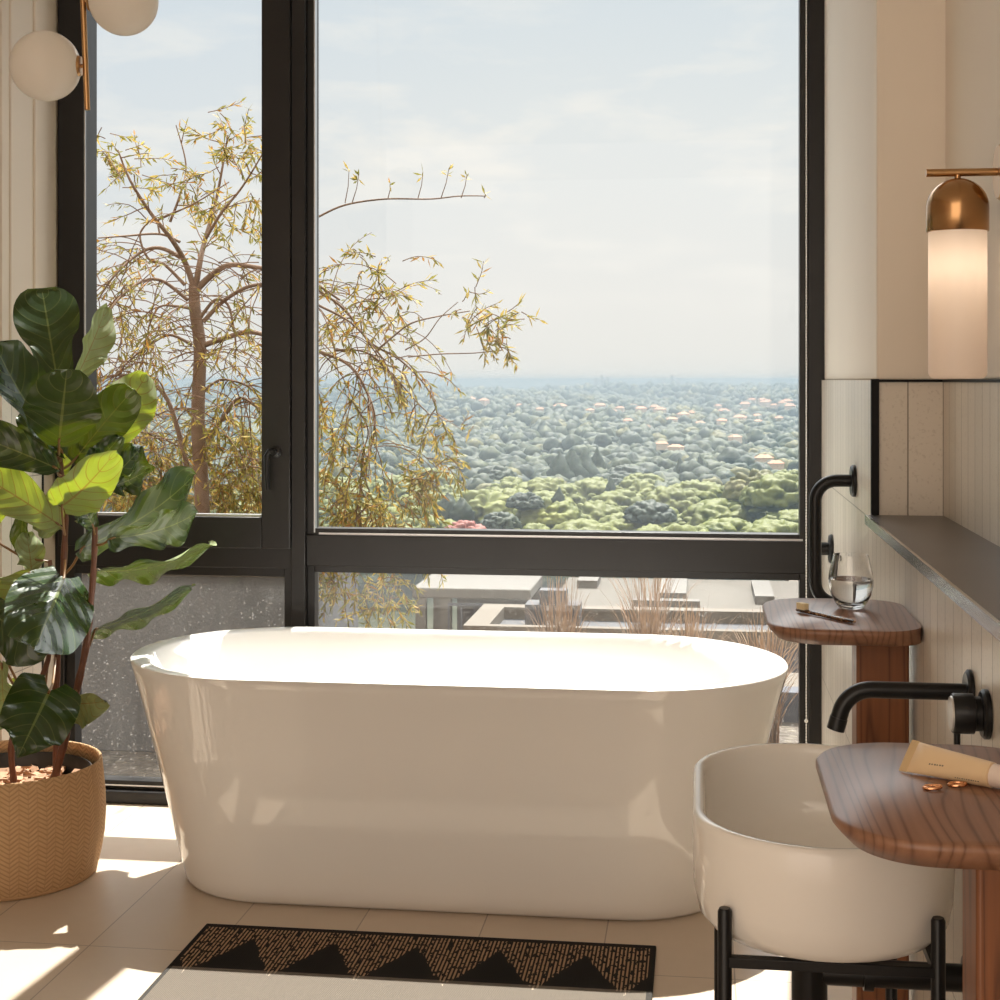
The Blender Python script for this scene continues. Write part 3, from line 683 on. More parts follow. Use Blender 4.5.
leaf((50, 690), (18, 757), 3.64, 3.50, 72, 0, .06, .10, 0, .012, HRT, lobe=.16, pet=(56, 655, 3.86))
leaf((70, 703), (107, 701), 3.76, 3.72, 36, 30, .05, .25, 22, .01, HRT, under=True, pet=(78, 686, 3.80))
leaf((44, 694), (12, 682), 3.86, 3.9, 16, 20, .05, .2, 0, .01, OVL, under=True, pet=(48, 662, 3.84), thin=True)
leaf((24, 502), (22, 562), 3.88, 3.88, 17, 40, .03, .2, 0, .008, OVL, pet=(63, 515, 3.83))
leaf((-10, 536), (4, 488), 3.84, 3.86, 14, 30, .03, .15, 0, .01, OVL, under=True, pet=(50, 562, 3.86), thin=True)
leaf((2, 664), (6, 728), 3.72, 3.70, 26, 30, .03, .2, 0, .012, FID, under=True, pet=(30, 700, 3.83))
leaf((93, 526), (76, 498), 3.80, 3.74, 26, 15, .08, .15, 0, .01, OVL, pet=(95, 535, 3.83))
leaf((60, 516), (38, 532), 3.82, 3.80, 24, 15, .05, .15, 0, .01, OVL, pet=(65, 520, 3.83))
leaf((62, 470), (76, 418), 3.86, 3.88, 22, 20, .03, .15, 0, .01, OVL, under=True, pet=(61, 478, 3.82), thin=True)
leaf((60, 470), (22, 404), 3.90, 3.92, 30, 10, .03, .15, 0, .01, FID, pet=(61, 478, 3.82))
leaf((92, 506), (104, 470), 3.90, 3.95, 24, 10, .03, .15, 0, .01, OVL, pet=(94, 512, 3.84))

# ------------------------------------------------------------------ outside: terrace
struct(MB().box(-5, 4.5, 4.33, 6.3, -.32, -.12).build('ground_terrace', M['gravel']))
struct(MB().box(-1.3, 4.5, 6.1, 6.22, -.32, .0).build('wall_parapet', M['bluegrey']))
PLN = thing('planter', (-3, 6, -.12), 'long grey concrete planter wall outside the left lower window pane', 'planter')
MB().box(-5, -1.43, 5.30, 5.42, -.12, .532).box(-1.55, -1.43, 5.42, 6.1, -.12, .532).box(-5, -1.43, 6.1, 6.2, -.5, .532).build('planter_wall', M['concrete'], PLN, bevel=.004)
MB().box(-5, -1.42, 5.29, 5.44, .532, .548).build('coping', M['coping'], PLN)
MB().box(-5, -1.55, 5.42, 6.1, -.12, .50).build('soil', M['soil'], PLN)

# tree outside
F = 5.85; KT = F/7
TR = thing('willow_tree', P(203, 560, F), 'bare-branched tree with thin golden leaves outside the left window', 'tree')
TR.location.z = .50; ORG[TR.name] = Vector(TR.location)
wood = MB(); lv = MB(); lv.fix = False; twg = MB()
trunk = smooth_path([TR.location, P(202, 500, F), P(198, 420, F), P(200, 350, F), P(195, 310, F), P(194, 285, F)], 5)
wood.tube(trunk, [.031-.010*i/(len(trunk)-1) for i in range(len(trunk))], 12)
LEAF_DIR = Vector((0, 0, 0))
def addleaf(p, d, ln, wd, mi):
    ln *= KT; wd *= KT; d = d.normalized(); s = d.cross(Vector((random.uniform(-1, 1), random.uniform(-1, 1), random.uniform(-1, 1)))).normalized(); n_ = d.cross(s)*(wd*.35)
    lv.mi = mi
    lv._add([p, p+d*(ln*.45)+s*wd+n_, p+d*ln, p+d*(ln*.45)-s*wd+n_], [(0, 1, 2), (0, 2, 3)])
def pickmi(): return random.choices((0, 1, 2), (6, 4.4, 1.2))[0]
def leaves_on(path, dens, start=.25, ln=(.028, .062)):
    for i in range(len(path)-1):
        if i/len(path) < start: continue
        a, b = path[i], path[i+1]; seg = (b-a).length
        k = int(seg*dens+random.random())
        for _ in range(k):
            t = (b-a).normalized(); rv = Vector((random.gauss(0, 1), random.gauss(0, 1), random.gauss(0, 1)))
            d = t*.8+rv*.55+Vector((0, 0, -.25))
            addleaf(a.lerp(b, random.random()), d, random.uniform(*ln), random.uniform(.0032, .0060), pickmi())
def twig(p, d, ln, droop=.5, r=.003, dens=70, start=.25, curl=.25):
    d = d.normalized(); pts = [p]; n_ = 8; ln = ln*KT; r = r*KT*.8; dens = dens/KT
    for i in range(n_):
        d = (d+Vector((random.gauss(0, curl), random.gauss(0, curl), random.gauss(0, curl)-droop))*.35).normalized()
        pts.append(pts[-1]+d*(ln/n_))
    twg.tube(pts, [r*(1-.75*i/n_)+.0006 for i in range(n_+1)], 5, False)
    leaves_on(pts, dens, start)
    return pts
def branch(pix, r0, r1, k=6, sub=0, dens=0, **kw):
    pts = smooth_path([P(*p) for p in pix], k); n_ = len(pts)
    wood.tube(pts, [(r0+(r1-r0)*i/(n_-1))*KT*.8 for i in range(n_)], 7, False)
    for _ in range(sub):
        i = random.randrange(int(n_*.25), n_-1); t = (pts[i+1]-pts[i]).normalized()
        d = t*.7+Vector((random.gauss(0, .7), random.gauss(0, .7), random.gauss(.1, .6)))
        twig(pts[i], d, random.uniform(kw.get('l0', .18), kw.get('l1', .5)), kw.get('droop', .35), dens=kw.get('td', 70), start=kw.get('start', .3))
    if dens: leaves_on(pts, dens, .5)
    return pts
B = branch
# upper crown
B([(195, 290, F), (185, 262, F), (172, 240, F-.1), (150, 212, F-.2), (130, 180, F-.3), (118, 150, F-.3)], .02, .004, sub=9, td=110, droop=0, l0=.1, l1=.28)
B([(196, 285, F), (200, 262, F), (205, 240, F+.1), (215, 205, F+.2), (222, 170, F+.2), (228, 135, F+.2)], .02, .004, sub=12, td=120, droop=-.02, l0=.1, l1=.25)
B([(198, 288, F), (212, 275, F), (230, 265, F-.1), (262, 268, F-.2), (300, 275, F-.3), (340, 300, F-.3)], .022, .006, sub=9, droop=.4)
B([(170, 222, F), (180, 195, F), (186, 165, F+.1), (176, 125, F+.1)], .009, .003, sub=4, td=90, droop=-.02, l0=.08, l1=.2)
B([(205, 240, F), (222, 212, F-.1), (240, 190, F-.1), (256, 165, F-.2), (270, 140, F-.2)], .010, .003, sub=8, td=120, droop=0, l0=.1, l1=.25)
B([(158, 220, F-.3), (195, 203, F-.4), (229, 182, F-.4)], .006, .003)
B([(160, 235, F-.3), (158, 222, F-.3), (163, 217, F-.35), (185, 208, F-.4)], .006, .004)
B([(98, 238, F-.2), (125, 236, F-.1), (160, 234, F), (180, 242, F)], .004, .009)
B([(182, 258, F), (160, 248, F), (140, 253, F), (115, 275, F-.1), (98, 300, F-.1)], .014, .004, sub=9, droop=.5)
B([(185, 285, F), (165, 265, F), (148, 258, F), (140, 235, F), (150, 220, F)], .011, .004, sub=3)
B([(188, 300, F), (160, 280, F), (135, 285, F-.1), (110, 310, F-.2), (98, 340, F-.2)], .012, .004, sub=11, droop=.5)
B([(200, 318, F), (215, 300, F), (228, 305, F), (234, 330, F), (236, 345, F)], .011, .005, sub=4, droop=.6)
B([(204, 345, F), (225, 338, F), (250, 332, F), (280, 340, F-.1), (320, 352, F-.2), (350, 366, F-.2), (368, 395, F-.2), (375, 425, F-.2), (365, 470, F-.2)], .018, .004, sub=18, droop=.6)
B([(203, 322, F), (225, 300, F), (255, 285, F-.2), (290, 290, F-.4), (318, 305, F-.5), (350, 322, F-.5), (372, 345, F-.5)], .014, .004, sub=16, droop=.35)
B([(196, 310, F), (175, 306, F), (158, 308, F), (148, 330, F)], .009, .004, sub=5, droop=.6)
B([(192, 345, F), (170, 335, F), (150, 345, F), (125, 365, F), (105, 395, F)], .010, .003, sub=9, droop=.7)
B([(200, 395, F), (220, 380, F), (245, 385, F), (262, 400, F)], .009, .004, sub=8, droop=.8)
B([(188, 470, F), (178, 430, F), (165, 395, F), (145, 378, F), (120, 375, F), (97, 378, F)], .018, .004, sub=12, droop=.7)
B([(208, 440, F), (225, 415, F), (240, 398, F), (262, 410, F), (300, 430, F)], .014, .005, sub=12, droop=.8)
# right part, behind the mullion and over the view
B([(318, 217, F-.5), (345, 205, F-.5), (385, 199, F-.5), (430, 199, F-.5), (460, 196, F-.5), (486, 196, F-.5)], .006, .003)
for (u, du, h_) in ((345, 4, 30), (352, 7, 26), (388, 2, 18), (418, 5, 28), (441, 8, 32), (461, 6, 26), (484, 1, 6)):
    b_ = P(u, 203 if u < 380 else 198, F-.5); e_ = P(u+du, 200-h_, F-.5)
    twg.tube([b_, b_.lerp(e_, .5)+Vector((.004, 0, 0)), e_], [.002, .0015, .001], 5, False)
    for _ in range(random.randint(4, 9)): addleaf(b_.lerp(e_, random.uniform(.75, 1)), Vector((random.gauss(0, 1), random.gauss(0, 1), random.gauss(.4, .8))), random.uniform(.03, .05), .005, pickmi())
def clump(path_pix, f, nb, spread_px, td=120, l=(.08, .25), droop=.3):
    pts = smooth_path([P(u, v, f) for u, v in path_pix], 6)
    s = spread_px*f/FPX
    for _ in range(nb):
        q_ = random.choice(pts)+Vector((random.gauss(0, s), random.gauss(0, s), random.gauss(0, s)))
        twig(q_, Vector((random.gauss(0, 1), random.gauss(0, 1), random.gauss(0, .8))), random.uniform(*l), droop, .002, td, .1)
B([(375, 352, F-.5), (395, 335, F-.5), (412, 323, F-.5), (440, 316, F-.5), (470, 311, F-.5)], .006, .003)
clump([(462, 312), (478, 318), (490, 325), (505, 335)], F-.5, 16, 7, 130, (.07, .17), .2)
clump([(466, 300), (476, 285)], F-.5, 4, 4, 90, (.06, .12), -.3)
clump([(505, 325), (526, 312)], F-.5, 4, 4, 100, (.06, .12), -.2)
clump([(505, 338), (507, 350)], F-.5, 6, 4, 140, (.06, .12), .5)
B([(408, 357, F-.5), (440, 354, F-.5), (475, 353, F-.5), (503, 350, F-.5)], .004, .0025)
B([(405, 350, F-.5), (425, 338, F-.5), (440, 318, F-.5), (458, 302, F-.5)], .004, .002)
clump([(322, 262), (345, 262), (365, 258), (385, 265), (398, 250)], F-.4, 12, 7, 90, (.08, .2), .2)
clump([(320, 285), (350, 290), (380, 285), (390, 305)], F-.4, 16, 9, 100, (.08, .25), .3)
clump([(320, 320), (350, 325), (380, 325), (405, 330)], F-.4, 16, 10, 80, (.08, .25), .4)
B([(318, 290, F-.4), (345, 310, F-.4), (370, 342, F-.4), (400, 360, F-.4), (425, 385, F-.4), (436, 408, F-.4), (438, 425, F-.4)], .008, .003, sub=10, td=120, droop=.6, l0=.1, l1=.3)
B([(335, 350, F-.4), (365, 352, F-.4), (390, 372, F-.4), (415, 400, F-.4), (430, 415, F-.4)], .006, .003, sub=9, td=100, droop=.6, l0=.1, l1=.3)
B([(436, 412, F-.4), (450, 422, F-.4), (462, 430, F-.4)], .003, .0015); clump([(462, 430), (472, 424)], F-.4, 3, 3, 90, (.05, .09), 0)
clump([(430, 420), (442, 430), (440, 450), (436, 470), (425, 480), (410, 490)], F-.4, 26, 7, 170, (.08, .2), .6)
clump([(325, 400), (350, 420), (345, 450), (330, 470)], F-.3, 24, 14, 100, (.1, .3), .7)
clump([(322, 470), (345, 480), (365, 490), (385, 495), (400, 505)], F-.3, 40, 13, 130, (.1, .3), .6)
clump([(322, 515), (345, 520), (370, 525), (395, 525), (410, 530)], F-.3, 46, 11, 140, (.1, .28), .6)
clump([(325, 560), (345, 580), (370, 590), (392, 600)], F-.3, 50, 14, 120, (.1, .25), .5)
B([(352, 400, F-.3), (368, 430, F-.3), (362, 460, F-.3), (372, 500, F-.3), (385, 530, F-.3)], .005, .002, sub=8, td=100, droop=.7)
# hanging mass in the left pane
clump([(105, 135), (112, 165), (125, 175), (140, 165)], F-.2, 20, 8, 110, (.08, .22), .1)
clump([(205, 120), (225, 130), (245, 145), (258, 150), (235, 160), (215, 150)], F, 26, 9, 120, (.08, .22), 0)
clump([(175, 180), (190, 185), (205, 200), (215, 210), (195, 210)], F, 20, 8, 140, (.08, .2), .2)
clump([(240, 205), (255, 195), (262, 215)], F, 8, 7, 110, (.08, .2), .3)
clump([(112, 270), (105, 310), (120, 330), (135, 300), (110, 350)], F, 30, 13, 60, (.15, .35), .5)
clump([(225, 270), (250, 300), (240, 350), (255, 370)], F, 20, 14, 55, (.15, .35), .5)
clump([(150, 420), (160, 450), (150, 480), (130, 490)], F+.2, 90, 16, 100, (.15, .4), .8)
clump([(225, 430), (245, 440), (235, 470), (250, 490), (225, 495)], F+.1, 110, 18, 100, (.15, .4), .8)
clump([(120, 480), (150, 500), (200, 505), (240, 505)], F+.25, 120, 15, 100, (.12, .35), .6)
clump([(120, 540), (160, 560), (220, 560)], F+.4, 30, 14, 100, (.12, .3), .4)
for _ in range(150):
    q_ = P(random.uniform(100, 262), random.uniform(260, 470), F+random.uniform(-.3, .3))
    twig(q_, Vector((random.gauss(0, 1), random.gauss(0, .6), random.uniform(0, .8))), random.uniform(.3, .75), .55, .0024, 22, .3, .12)
for _ in range(60):
    q_ = P(random.uniform(320, 400), random.uniform(280, 450), F+random.uniform(-.5, 0))
    twig(q_, Vector((random.gauss(0, 1), random.gauss(0, .6), random.uniform(0, .8))), random.uniform(.2, .5), .6, .0022, 30, .3, .12)
TRO = wood.build('trunk', M['bark'], TR, sharp=60)
twg.build('twigs', M['twig'], TR, sharp=60)['kind'] = 'stuff'
FO = lv.build('foliage', [M['lf_olv'], M['lf_yel'], M['lf_org']], TR, sharp=180); FO['kind'] = 'stuff'

# grass tufts on the terrace
def tuft(u, f, n_, hgt, spread, label):
    c = P(u, 600, f); c.z = -.12; g = MB(); g.fix = False
    for i in range(n_):
        a = random.random()*2*PI; r = .05*math.sqrt(random.random()); b_ = c+Vector((r*math.cos(a), r*math.sin(a), 0))
        lean = random.uniform(.1, 1)*spread; h_ = hgt*random.uniform(.55, 1); w_ = random.uniform(.002, .005)
        az = random.random()*2*PI; dx = Vector((math.cos(az), math.sin(az), 0)); sdv = Vector((-dx.y, dx.x, 0)); vs = []; 
        for k in range(9):
            t = k/8; p_ = b_+dx*(lean*t**1.8)+Vector((0, 0, h_*(t-.28*t**3*lean/spread)))
            ww = w_*(1-.8*t); vs += [p_-sdv*ww, p_+sdv*ww]
        g._add(vs, [(2*k, 2*k+1, 2*k+3, 2*k+2) for k in range(8)])
    o = g.build('ornamental_grass', M['grass'], org=c, sharp=180); tag(o, label, 'grass', 'dry ornamental grasses outside the lower window')
tuft(560, 5.75, 300, .70, .16, 'reddish dry grass tuft outside, near the middle of the lower right pane')
tuft(650, 5.8, 170, .84, .30, 'tallest dry grass tuft outside, its seed stalks rising above the transom')
tuft(690, 5.7, 320, .60, .22, 'dry russet grass tuft outside, second from the right jamb')
tuft(765, 5.6, 260, .56, .22, 'dry russet grass tuft outside, nearest the right window jamb')

# ------------------------------------------------------------------ outside: neighbouring roofs
R1 = thing('flat_roof_building', (1, 21.8, -9), 'blue-grey flat-roofed building with pale coping below the window', 'building')
MB().box(-3.26, 9, 20.87, 22.87, -9, -2.42).build('walls', M['bluegrey'], R1)
MB().box(-3.0, 8.8, 21.1, 22.6, -2.42, -2.38).build('roof', M['roofdeck'], R1)
cp = MB(); ring_ = [(-3.30, -2.95, 20.83, 22.9), (-2.95, 9.04, 20.83, 21.0), (-2.95, 9.04, 22.6, 22.9)]
for a, b, c, d in ring_: cp.box(a, b, c, d, -2.42, -2.2)
cp.build('coping', M['coping'], R1)
MB().box(-2.55, -1.75, 21.9, 22.4, -2.38, -2.05).box(-2.35, -1.95, 22.0, 22.3, -2.05, -1.85).build('roof_vent', M['roofdeck'], R1)
R2 = thing('roof_pavilion', (-3.7, 24, -9), 'white concrete rooftop frame with slab and columns beyond the bathtub', 'building')
MB().box(-4.47, -2.6, 23.1, 24.95, -2.16, -2.0).build('slab', M['whitebuild'], R2, bevel=.02)
for x, y in ((-4.42, 23.12), (-4.02, 23.12), (-4.42, 24.7), (-2.85, 24.7)): MB().box(x, x+.16, y, y+.16, -9, -2.16).build('column', M['whitebuild'], R2)
MB().box(-4.0, -2.6, 24.6, 24.75, -9, -2.16).build('rear_wall', M['lilac'], R2)
rl = MB()
for i in range(7): rl.box(-3.9+.2*i, -3.88+.2*i, 23.1, 23.12, -2.9, -2.25)
rl.box(-3.9, -2.6, 23.09, 23.13, -2.27, -2.23).build('railing', M['bluegrey'], R2)
R3 = thing('beige_house', (2, 29, -9), 'low beige house with broad flat roof and white rooflights', 'house')
MB().box(-2.6, 12, 26.6, 31, -9, -2.95).build('walls', M['beigebuild'], R3)
MB().box(-2.7, 12.1, 26.5, 31.1, -2.95, -2.85).build('roof', M['beigebuild'], R3)
for x, y, w, d in ((-1.2, 27.0, 1.2, .3), (-.75, 28, .5, 2.6), (1.0, 27.8, .35, 2.2), (-3.0+.6, 29.5, .4, 1)): MB().box(x, x+w, y, y+d, -2.85, -2.7).build('rooflight', M['whitebuild'], R3)
R4 = thing('lilac_house', (6, 38, -9), 'grey-lilac house with pale eave strip behind the beige roof', 'house')
MB().box(2.2, 16, 34, 40, -9, -3.45).build('walls', M['lilac'], R4)
MB().box(2.0, 16.2, 33.8, 40.2, -3.45, -3.30).build('eave', M['coping'], R4)
R5 = thing('low_wall', (4, 12, -4), 'pale low garden wall below the right end of the bathtub', 'wall')
MB().box(-2, 8, 11.8, 12.3, -4.5, -1.2).build('walling', M['beigebuild'], R5)
MB().box(-2, 8, 11.75, 12.35, -1.2, -1.12).build('coping', M['coping'], R5)

# ------------------------------------------------------------------ outside: valley
def hgt(D, th):
    z = -54.0
    z = np.where(D > 900, -54+(np.minimum(D, 3300)-900)/2400*26, z)
    z = np.where(D > 3300, -28-(np.minimum(D, 5200)-3300)/1900*60, z)
    z = z+6*np.sin(th*23+D/420)*np.clip((D-500)/1500, 0, 1)+4*np.sin(th*51+D/190)*np.clip((D-700)/1500, 0, 1)
    return np.where(D > 5200, -88, z)
def dirxy(th): return np.sin(th), np.cos(th)                    # th: azimuth from +Y, world
Ds = np.concatenate([np.linspace(34, 340, 8), np.geomspace(360, 16000, 90)]); Ts = np.linspace(-.75, .55, 110)
g = MB(); DD, TT = np.meshgrid(Ds, Ts, indexing='ij'); ZZ = hgt(DD, TT); ZZ = np.where(DD < 340, -12-(DD-34)/306*42, ZZ)
XX, YY = DD*np.sin(TT), DD*np.cos(TT)
g.v = [Vector((a, b, c)) for a, b, c in zip(XX.ravel(), YY.ravel(), ZZ.ravel())]; g.uv = [(0, 0)]*len(g.v); n2 = len(Ts)
g.f = [[i*n2+j, i*n2+j+1, (i+1)*n2+j+1, (i+1)*n2+j] for i in range(len(Ds)-1) for j in range(n2-1)]; g.m = [0]*len(g.f)
g.fix = True
struct(g.build('terrain', M['terrain'], sharp=180))

def ico(sub):
    bm = bmesh.new(); bmesh.ops.create_icosphere(bm, subdivisions=sub, radius=1)
    v = np.array([x.co[:] for x in bm.verts]); f = [[y.index for y in x.verts] for x in bm.faces]; bm.free(); return v, f
IC = {k: ico(k) for k in (1, 2, 3, 4, 5)}
def lumpy(sub, nb, amp, width, seed, flat=.55, under=.35):
    r = np.random.default_rng(seed); v, f = IC[sub]
    c = r.normal(size=(nb, 3)); c[:, 2] = np.abs(c[:, 2])*.8-.1; c /= np.linalg.norm(c, axis=1)[:, None]; sz = r.uniform(.7, 1.3, nb)*width
    ang = np.arccos(np.clip(v @ c.T, -1, 1)); bmp = np.sqrt(np.clip(1-(ang/sz)**2, 0, 1)).max(axis=1)
    rad = 1-amp+amp*bmp; out = v*rad[:, None]*(1, 1, flat)
    out[:, 2] = np.where(out[:, 2] < 0, out[:, 2]*under/flat, out[:, 2]); return out, f
def mesh_from(name, v, f, mat, mi=None):
    me = bpy.data.meshes.new(name); me.from_pydata(v.tolist(), [], f); me.polygons.foreach_set('use_smooth', [True]*len(f))
    for m_ in (mat if isinstance(mat, list) else [mat]): me.materials.append(m_)
    return me
def leafy(k):
    v, f = lumpy(5, 120, .42, .24, 10+k, .72); r = np.random.default_rng(k); return v*(1+r.uniform(-.04, .04, len(v)))[:, None], f
CR = [leafy(k) for k in range(5)]
def crown_mesh(k, R, mat, flat=1.):
    v, f = CR[k]; v = v*R; v = v.copy(); v[:, 2] *= flat
    # trunk below the crown
    n_ = 6; a = np.arange(n_)*2*PI/n_; lo = np.c_[np.cos(a)*.4, np.sin(a)*.4, np.full(n_, -8.)]; hi = np.c_[np.cos(a)*.3, np.sin(a)*.3, np.full(n_, 0.)]
    return mesh_from('tree', v, f, mat)
BASE = [crown_mesh(k, 1.0, M['crown']) for k in range(5)]
# unit meshes carry bump/noise sized for real metres: scale the object instead
def valley_tree(D, th, R, ztop, me, label, group, cat='tree', flat=1., name='tree'):
    o = bpy.data.objects.new(name, me); COL.objects.link(o)
    x, y = float(D*math.sin(th)), float(D*math.cos(th))
    o.scale = (R, R, R*flat); o.location = (x, y, ztop-R*.5*flat); o.rotation_euler = (0, 0, random.random()*6.28)
    return tag(o, label, cat, group)
D = 372.
TOPZ = -38.6
while D < 620:
    step = 21+(D-372)*.03; lat = 23
    n_ = int(.60*D/lat)
    for i in range(n_+1):
        th = -YAW-.36+.70*(i+random.uniform(-.3, .3))/n_
        R = random.uniform(9, 14)
        u_ = 500+1500*math.tan(th+YAW)
        if not (300 < u_ < 1000 or 60 < u_ < 280): continue
        if 60 < u_ < 280 and random.random() < .5: continue
        valley_tree(D+random.uniform(-6, 6), th, R, TOPZ+random.uniform(-5, 2.2), random.choice(BASE),
                    'pale green rounded tree crown in the near woodland below the window', 'near woodland tree crowns', flat=random.uniform(.8, 1.15))
    D += step
def at(u, v_base, D, ): return math.atan((u-500)/1500)-YAW
def cone_tree(nm, u, vtop, D, hgt_, R, mat, label, group=None):
    th = at(u, 0, D); v = []; f = []
    zt_ = H-(vtop-380)/1500*D; n_ = 16; r = np.random.default_rng(int(u*7))
    rings = 14; V = []
    for k in range(rings+1):
        t = k/rings; rr_ = R*(math.sin(PI*min(1, t*1.0)**.75)*.95+.05) if k < rings else .05
        for j in range(n_): V.append((rr_*(1+r.uniform(-.25, .25))*math.cos(2*PI*j/n_), rr_*(1+r.uniform(-.25, .25))*math.sin(2*PI*j/n_), hgt_*t+r.uniform(-.03, .03)*hgt_))
    Fc = [[k*n_+j, k*n_+(j+1) % n_, (k+1)*n_+(j+1) % n_, (k+1)*n_+j] for k in range(rings) for j in range(n_)]+[list(range(n_))[::-1], [rings*n_+j for j in range(n_)]]
    o = bpy.data.objects.new(nm, mesh_from(nm, np.array(V), Fc, mat)); COL.objects.link(o)
    o.location = (D*math.sin(th), D*math.cos(th), zt_-hgt_); return tag(o, label, 'tree', group)
cone_tree('cypress', 559, 487, 455, 11, 2.6, M['crown_dark'], 'narrow dark cypress in the near woodland, right of the view centre')
cone_tree('cypress', 611, 477, 560, 14, 3.2, M['crown_dark'], 'small dark pointed conifer standing behind the near pale crowns')
cone_tree('cypress', 448, 493, 440, 10, 4.0, M['crown_dark'], 'dark bushy conifer, left one of a touching pair by the leafy branch')
cone_tree('cypress', 462, 497, 436, 8.5, 3.4, M['crown_dark'], 'dark bushy conifer, right one of a touching pair by the leafy branch')
for i, (u, vt, Dd, h_, r_) in enumerate(((560, 452, 640, 20, 6), (572, 449, 645, 22, 6.5), (584, 451, 650, 21, 7), (597, 447, 660, 22, 4.5), (680, 457, 700, 20, 4), (700, 454, 720, 22, 4.5))):
    cone_tree('pine', u, vt, Dd, h_, r_, M['crown_dark'], 'tall dark blue-green pine standing above the middle woodland', 'dark pines above the woodland')
OL = [mesh_from('tree', *(CR[1]), M['crown_olive']), mesh_from('tree', *(CR[2]), M['crown']), mesh_from('tree', *(CR[3]), M['crown_red']), mesh_from('tree', *(CR[4]), M['crown_dark'])]
def ztop(v, D): return H-(v-380)/1500*D
valley_tree(470, at(757, 0, 0), 11, ztop(476, 470), OL[0], 'large brownish-olive tree crown near the right jamb, taller than its neighbours', None, flat=1.1)
valley_tree(455, at(780, 0, 0), 12, ztop(480, 455), OL[1], 'large bright green domed tree beside the right window jamb', None, flat=1.1)
valley_tree(395, at(465, 0, 0), 7, ztop(526, 395), OL[2], 'reddish-leaved tree at the lower edge of the wooded view', None)
for (u, v, Dd, R) in ((495, 470, 640, 10), (610, 478, 620, 11), (628, 470, 640, 12), (525, 496, 450, 6), (650, 505, 440, 8), (500, 516, 410, 6)):
    valley_tree(Dd, at(u, 0, 0), R, ztop(v, Dd), OL[3], 'dark green round tree crown standing out among the paler woodland', 'dark round crowns in the woodland')

# the rest of the forest, beyond counting
V = []; Fs = []; MI = []; base_i = 0
def jit(vf, k, a): r = np.random.default_rng(k); return vf[0]*(1+r.uniform(-a, a, len(vf[0])))[:, None], vf[1]
lows = [jit(lumpy(3, 40, .36, .38, 40+k, .85), k, .05) for k in range(6)]; lowest = [jit(lumpy(2, 16, .34, .55, 60+k, .95), k, .09) for k in range(6)]
def scatter(n_, d0, d1, r0, r1, src, e=0, dark=.35, zoff=0):
    global base_i
    for _ in range(n_):
        Dd = math.exp(random.uniform(math.log(d0), math.log(d1))); th = random.uniform(-YAW-.37, -YAW+.33)
        v, f = random.choice(src); R = random.uniform(r0, r1)*(Dd/d0)**.35
        z = float(hgt(np.array(Dd), np.array(th)))+8+random.uniform(-3, 4)
        clump_ = mnoise.noise(Vector((th*60, math.log(Dd)*14, 0)))
        a = random.random()*6; ca, sa = math.cos(a), math.sin(a)
        w = v*R*np.array((1, 1, random.uniform(.9, 1.5))); w = np.c_[w[:, 0]*ca-w[:, 1]*sa, w[:, 0]*sa+w[:, 1]*ca, w[:, 2]]
        V.append(w+np.array((Dd*math.sin(th), Dd*math.cos(th), z))); Fs.extend([[i+base_i for i in q_] for q_ in f])
        mi = 1 if clump_ > .12 else (2 if clump_ < -.33 else 0)
        MI.extend([mi]*len(f)); base_i += len(v)
scatter(2600, 600, 1200, 3.6, 7.0, lows)
scatter(8500, 1050, 3600, 4.2, 7.5, lowest)
me = mesh_from('distant_forest', np.concatenate(V), Fs, [M['crown_far'], M['crown_dark'], M['crown_olive']]); me.polygons.foreach_set('material_index', MI)
o = bpy.data.objects.new('distant_forest', me); COL.objects.link(o); tag(o, 'hazy blue-green forest covering the valley and far hills', 'forest', None, 'stuff')
# houses among the far trees
hs = MB(); hs.box(-6, 6, -4, 4, -4, 4); hs.mi = 1
hs._add([(-6.6, -4.6, 4), (6.6, -4.6, 4), (6.6, 4.6, 4), (-6.6, 4.6, 4), (-3, 0, 7), (3, 0, 7)], [(0, 1, 5, 4), (1, 2, 5), (2, 3, 4, 5), (3, 0, 4), (0, 3, 2, 1)])
h0 = hs.build('house', [M['house_wall'], M['house_roof']]); h0.data.name = 'house'; first = True
spots = [(612, 414), (620, 411), (633, 409), (641, 412), (655, 410), (660, 413), (683, 418), (690, 416), (718, 408), (724, 414), (731, 417), (740, 413), (745, 407), (757, 418), (762, 402), (768, 403), (774, 407), (782, 405), (787, 404), (790, 409), (758, 424), (700, 426), (722, 424), (672, 423), (662, 448), (676, 452), (628, 424), (645, 430), (740, 421), (777, 421), (600, 409), (590, 413), (560, 410), (540, 412), (520, 408), (470, 402), (484, 404), (765, 392+13), (752, 402), (776, 468), (764, 463), (735, 441)]
for (u, v) in spots:
    th = at(u, 0, 0); Dd = 620.
    while Dd < 3250 and ztop(v, Dd) > float(hgt(np.array(Dd), np.array(th)))+13: Dd += 10
    Dd -= 25; o = h0 if first else h0.copy()
    if not first: COL.objects.link(o)
    first = False
    s_ = random.uniform(.7, 1.15)*(.45+Dd/3000*.55); o.scale = (s_*1.2, s_*1.2, s_); o.location = (Dd*math.sin(th), Dd*math.cos(th), ztop(v, Dd)+1); o.rotation_euler = (0, 0, random.uniform(-.8, .8))
    tag(o, 'tiny pale house with tiled roof among the far hazy trees', 'house', 'far houses among the trees')
tw = MB().box(-30, 30, -30, 30, -90, 130); t0 = tw.build('tower_block', M['tower']); first = True
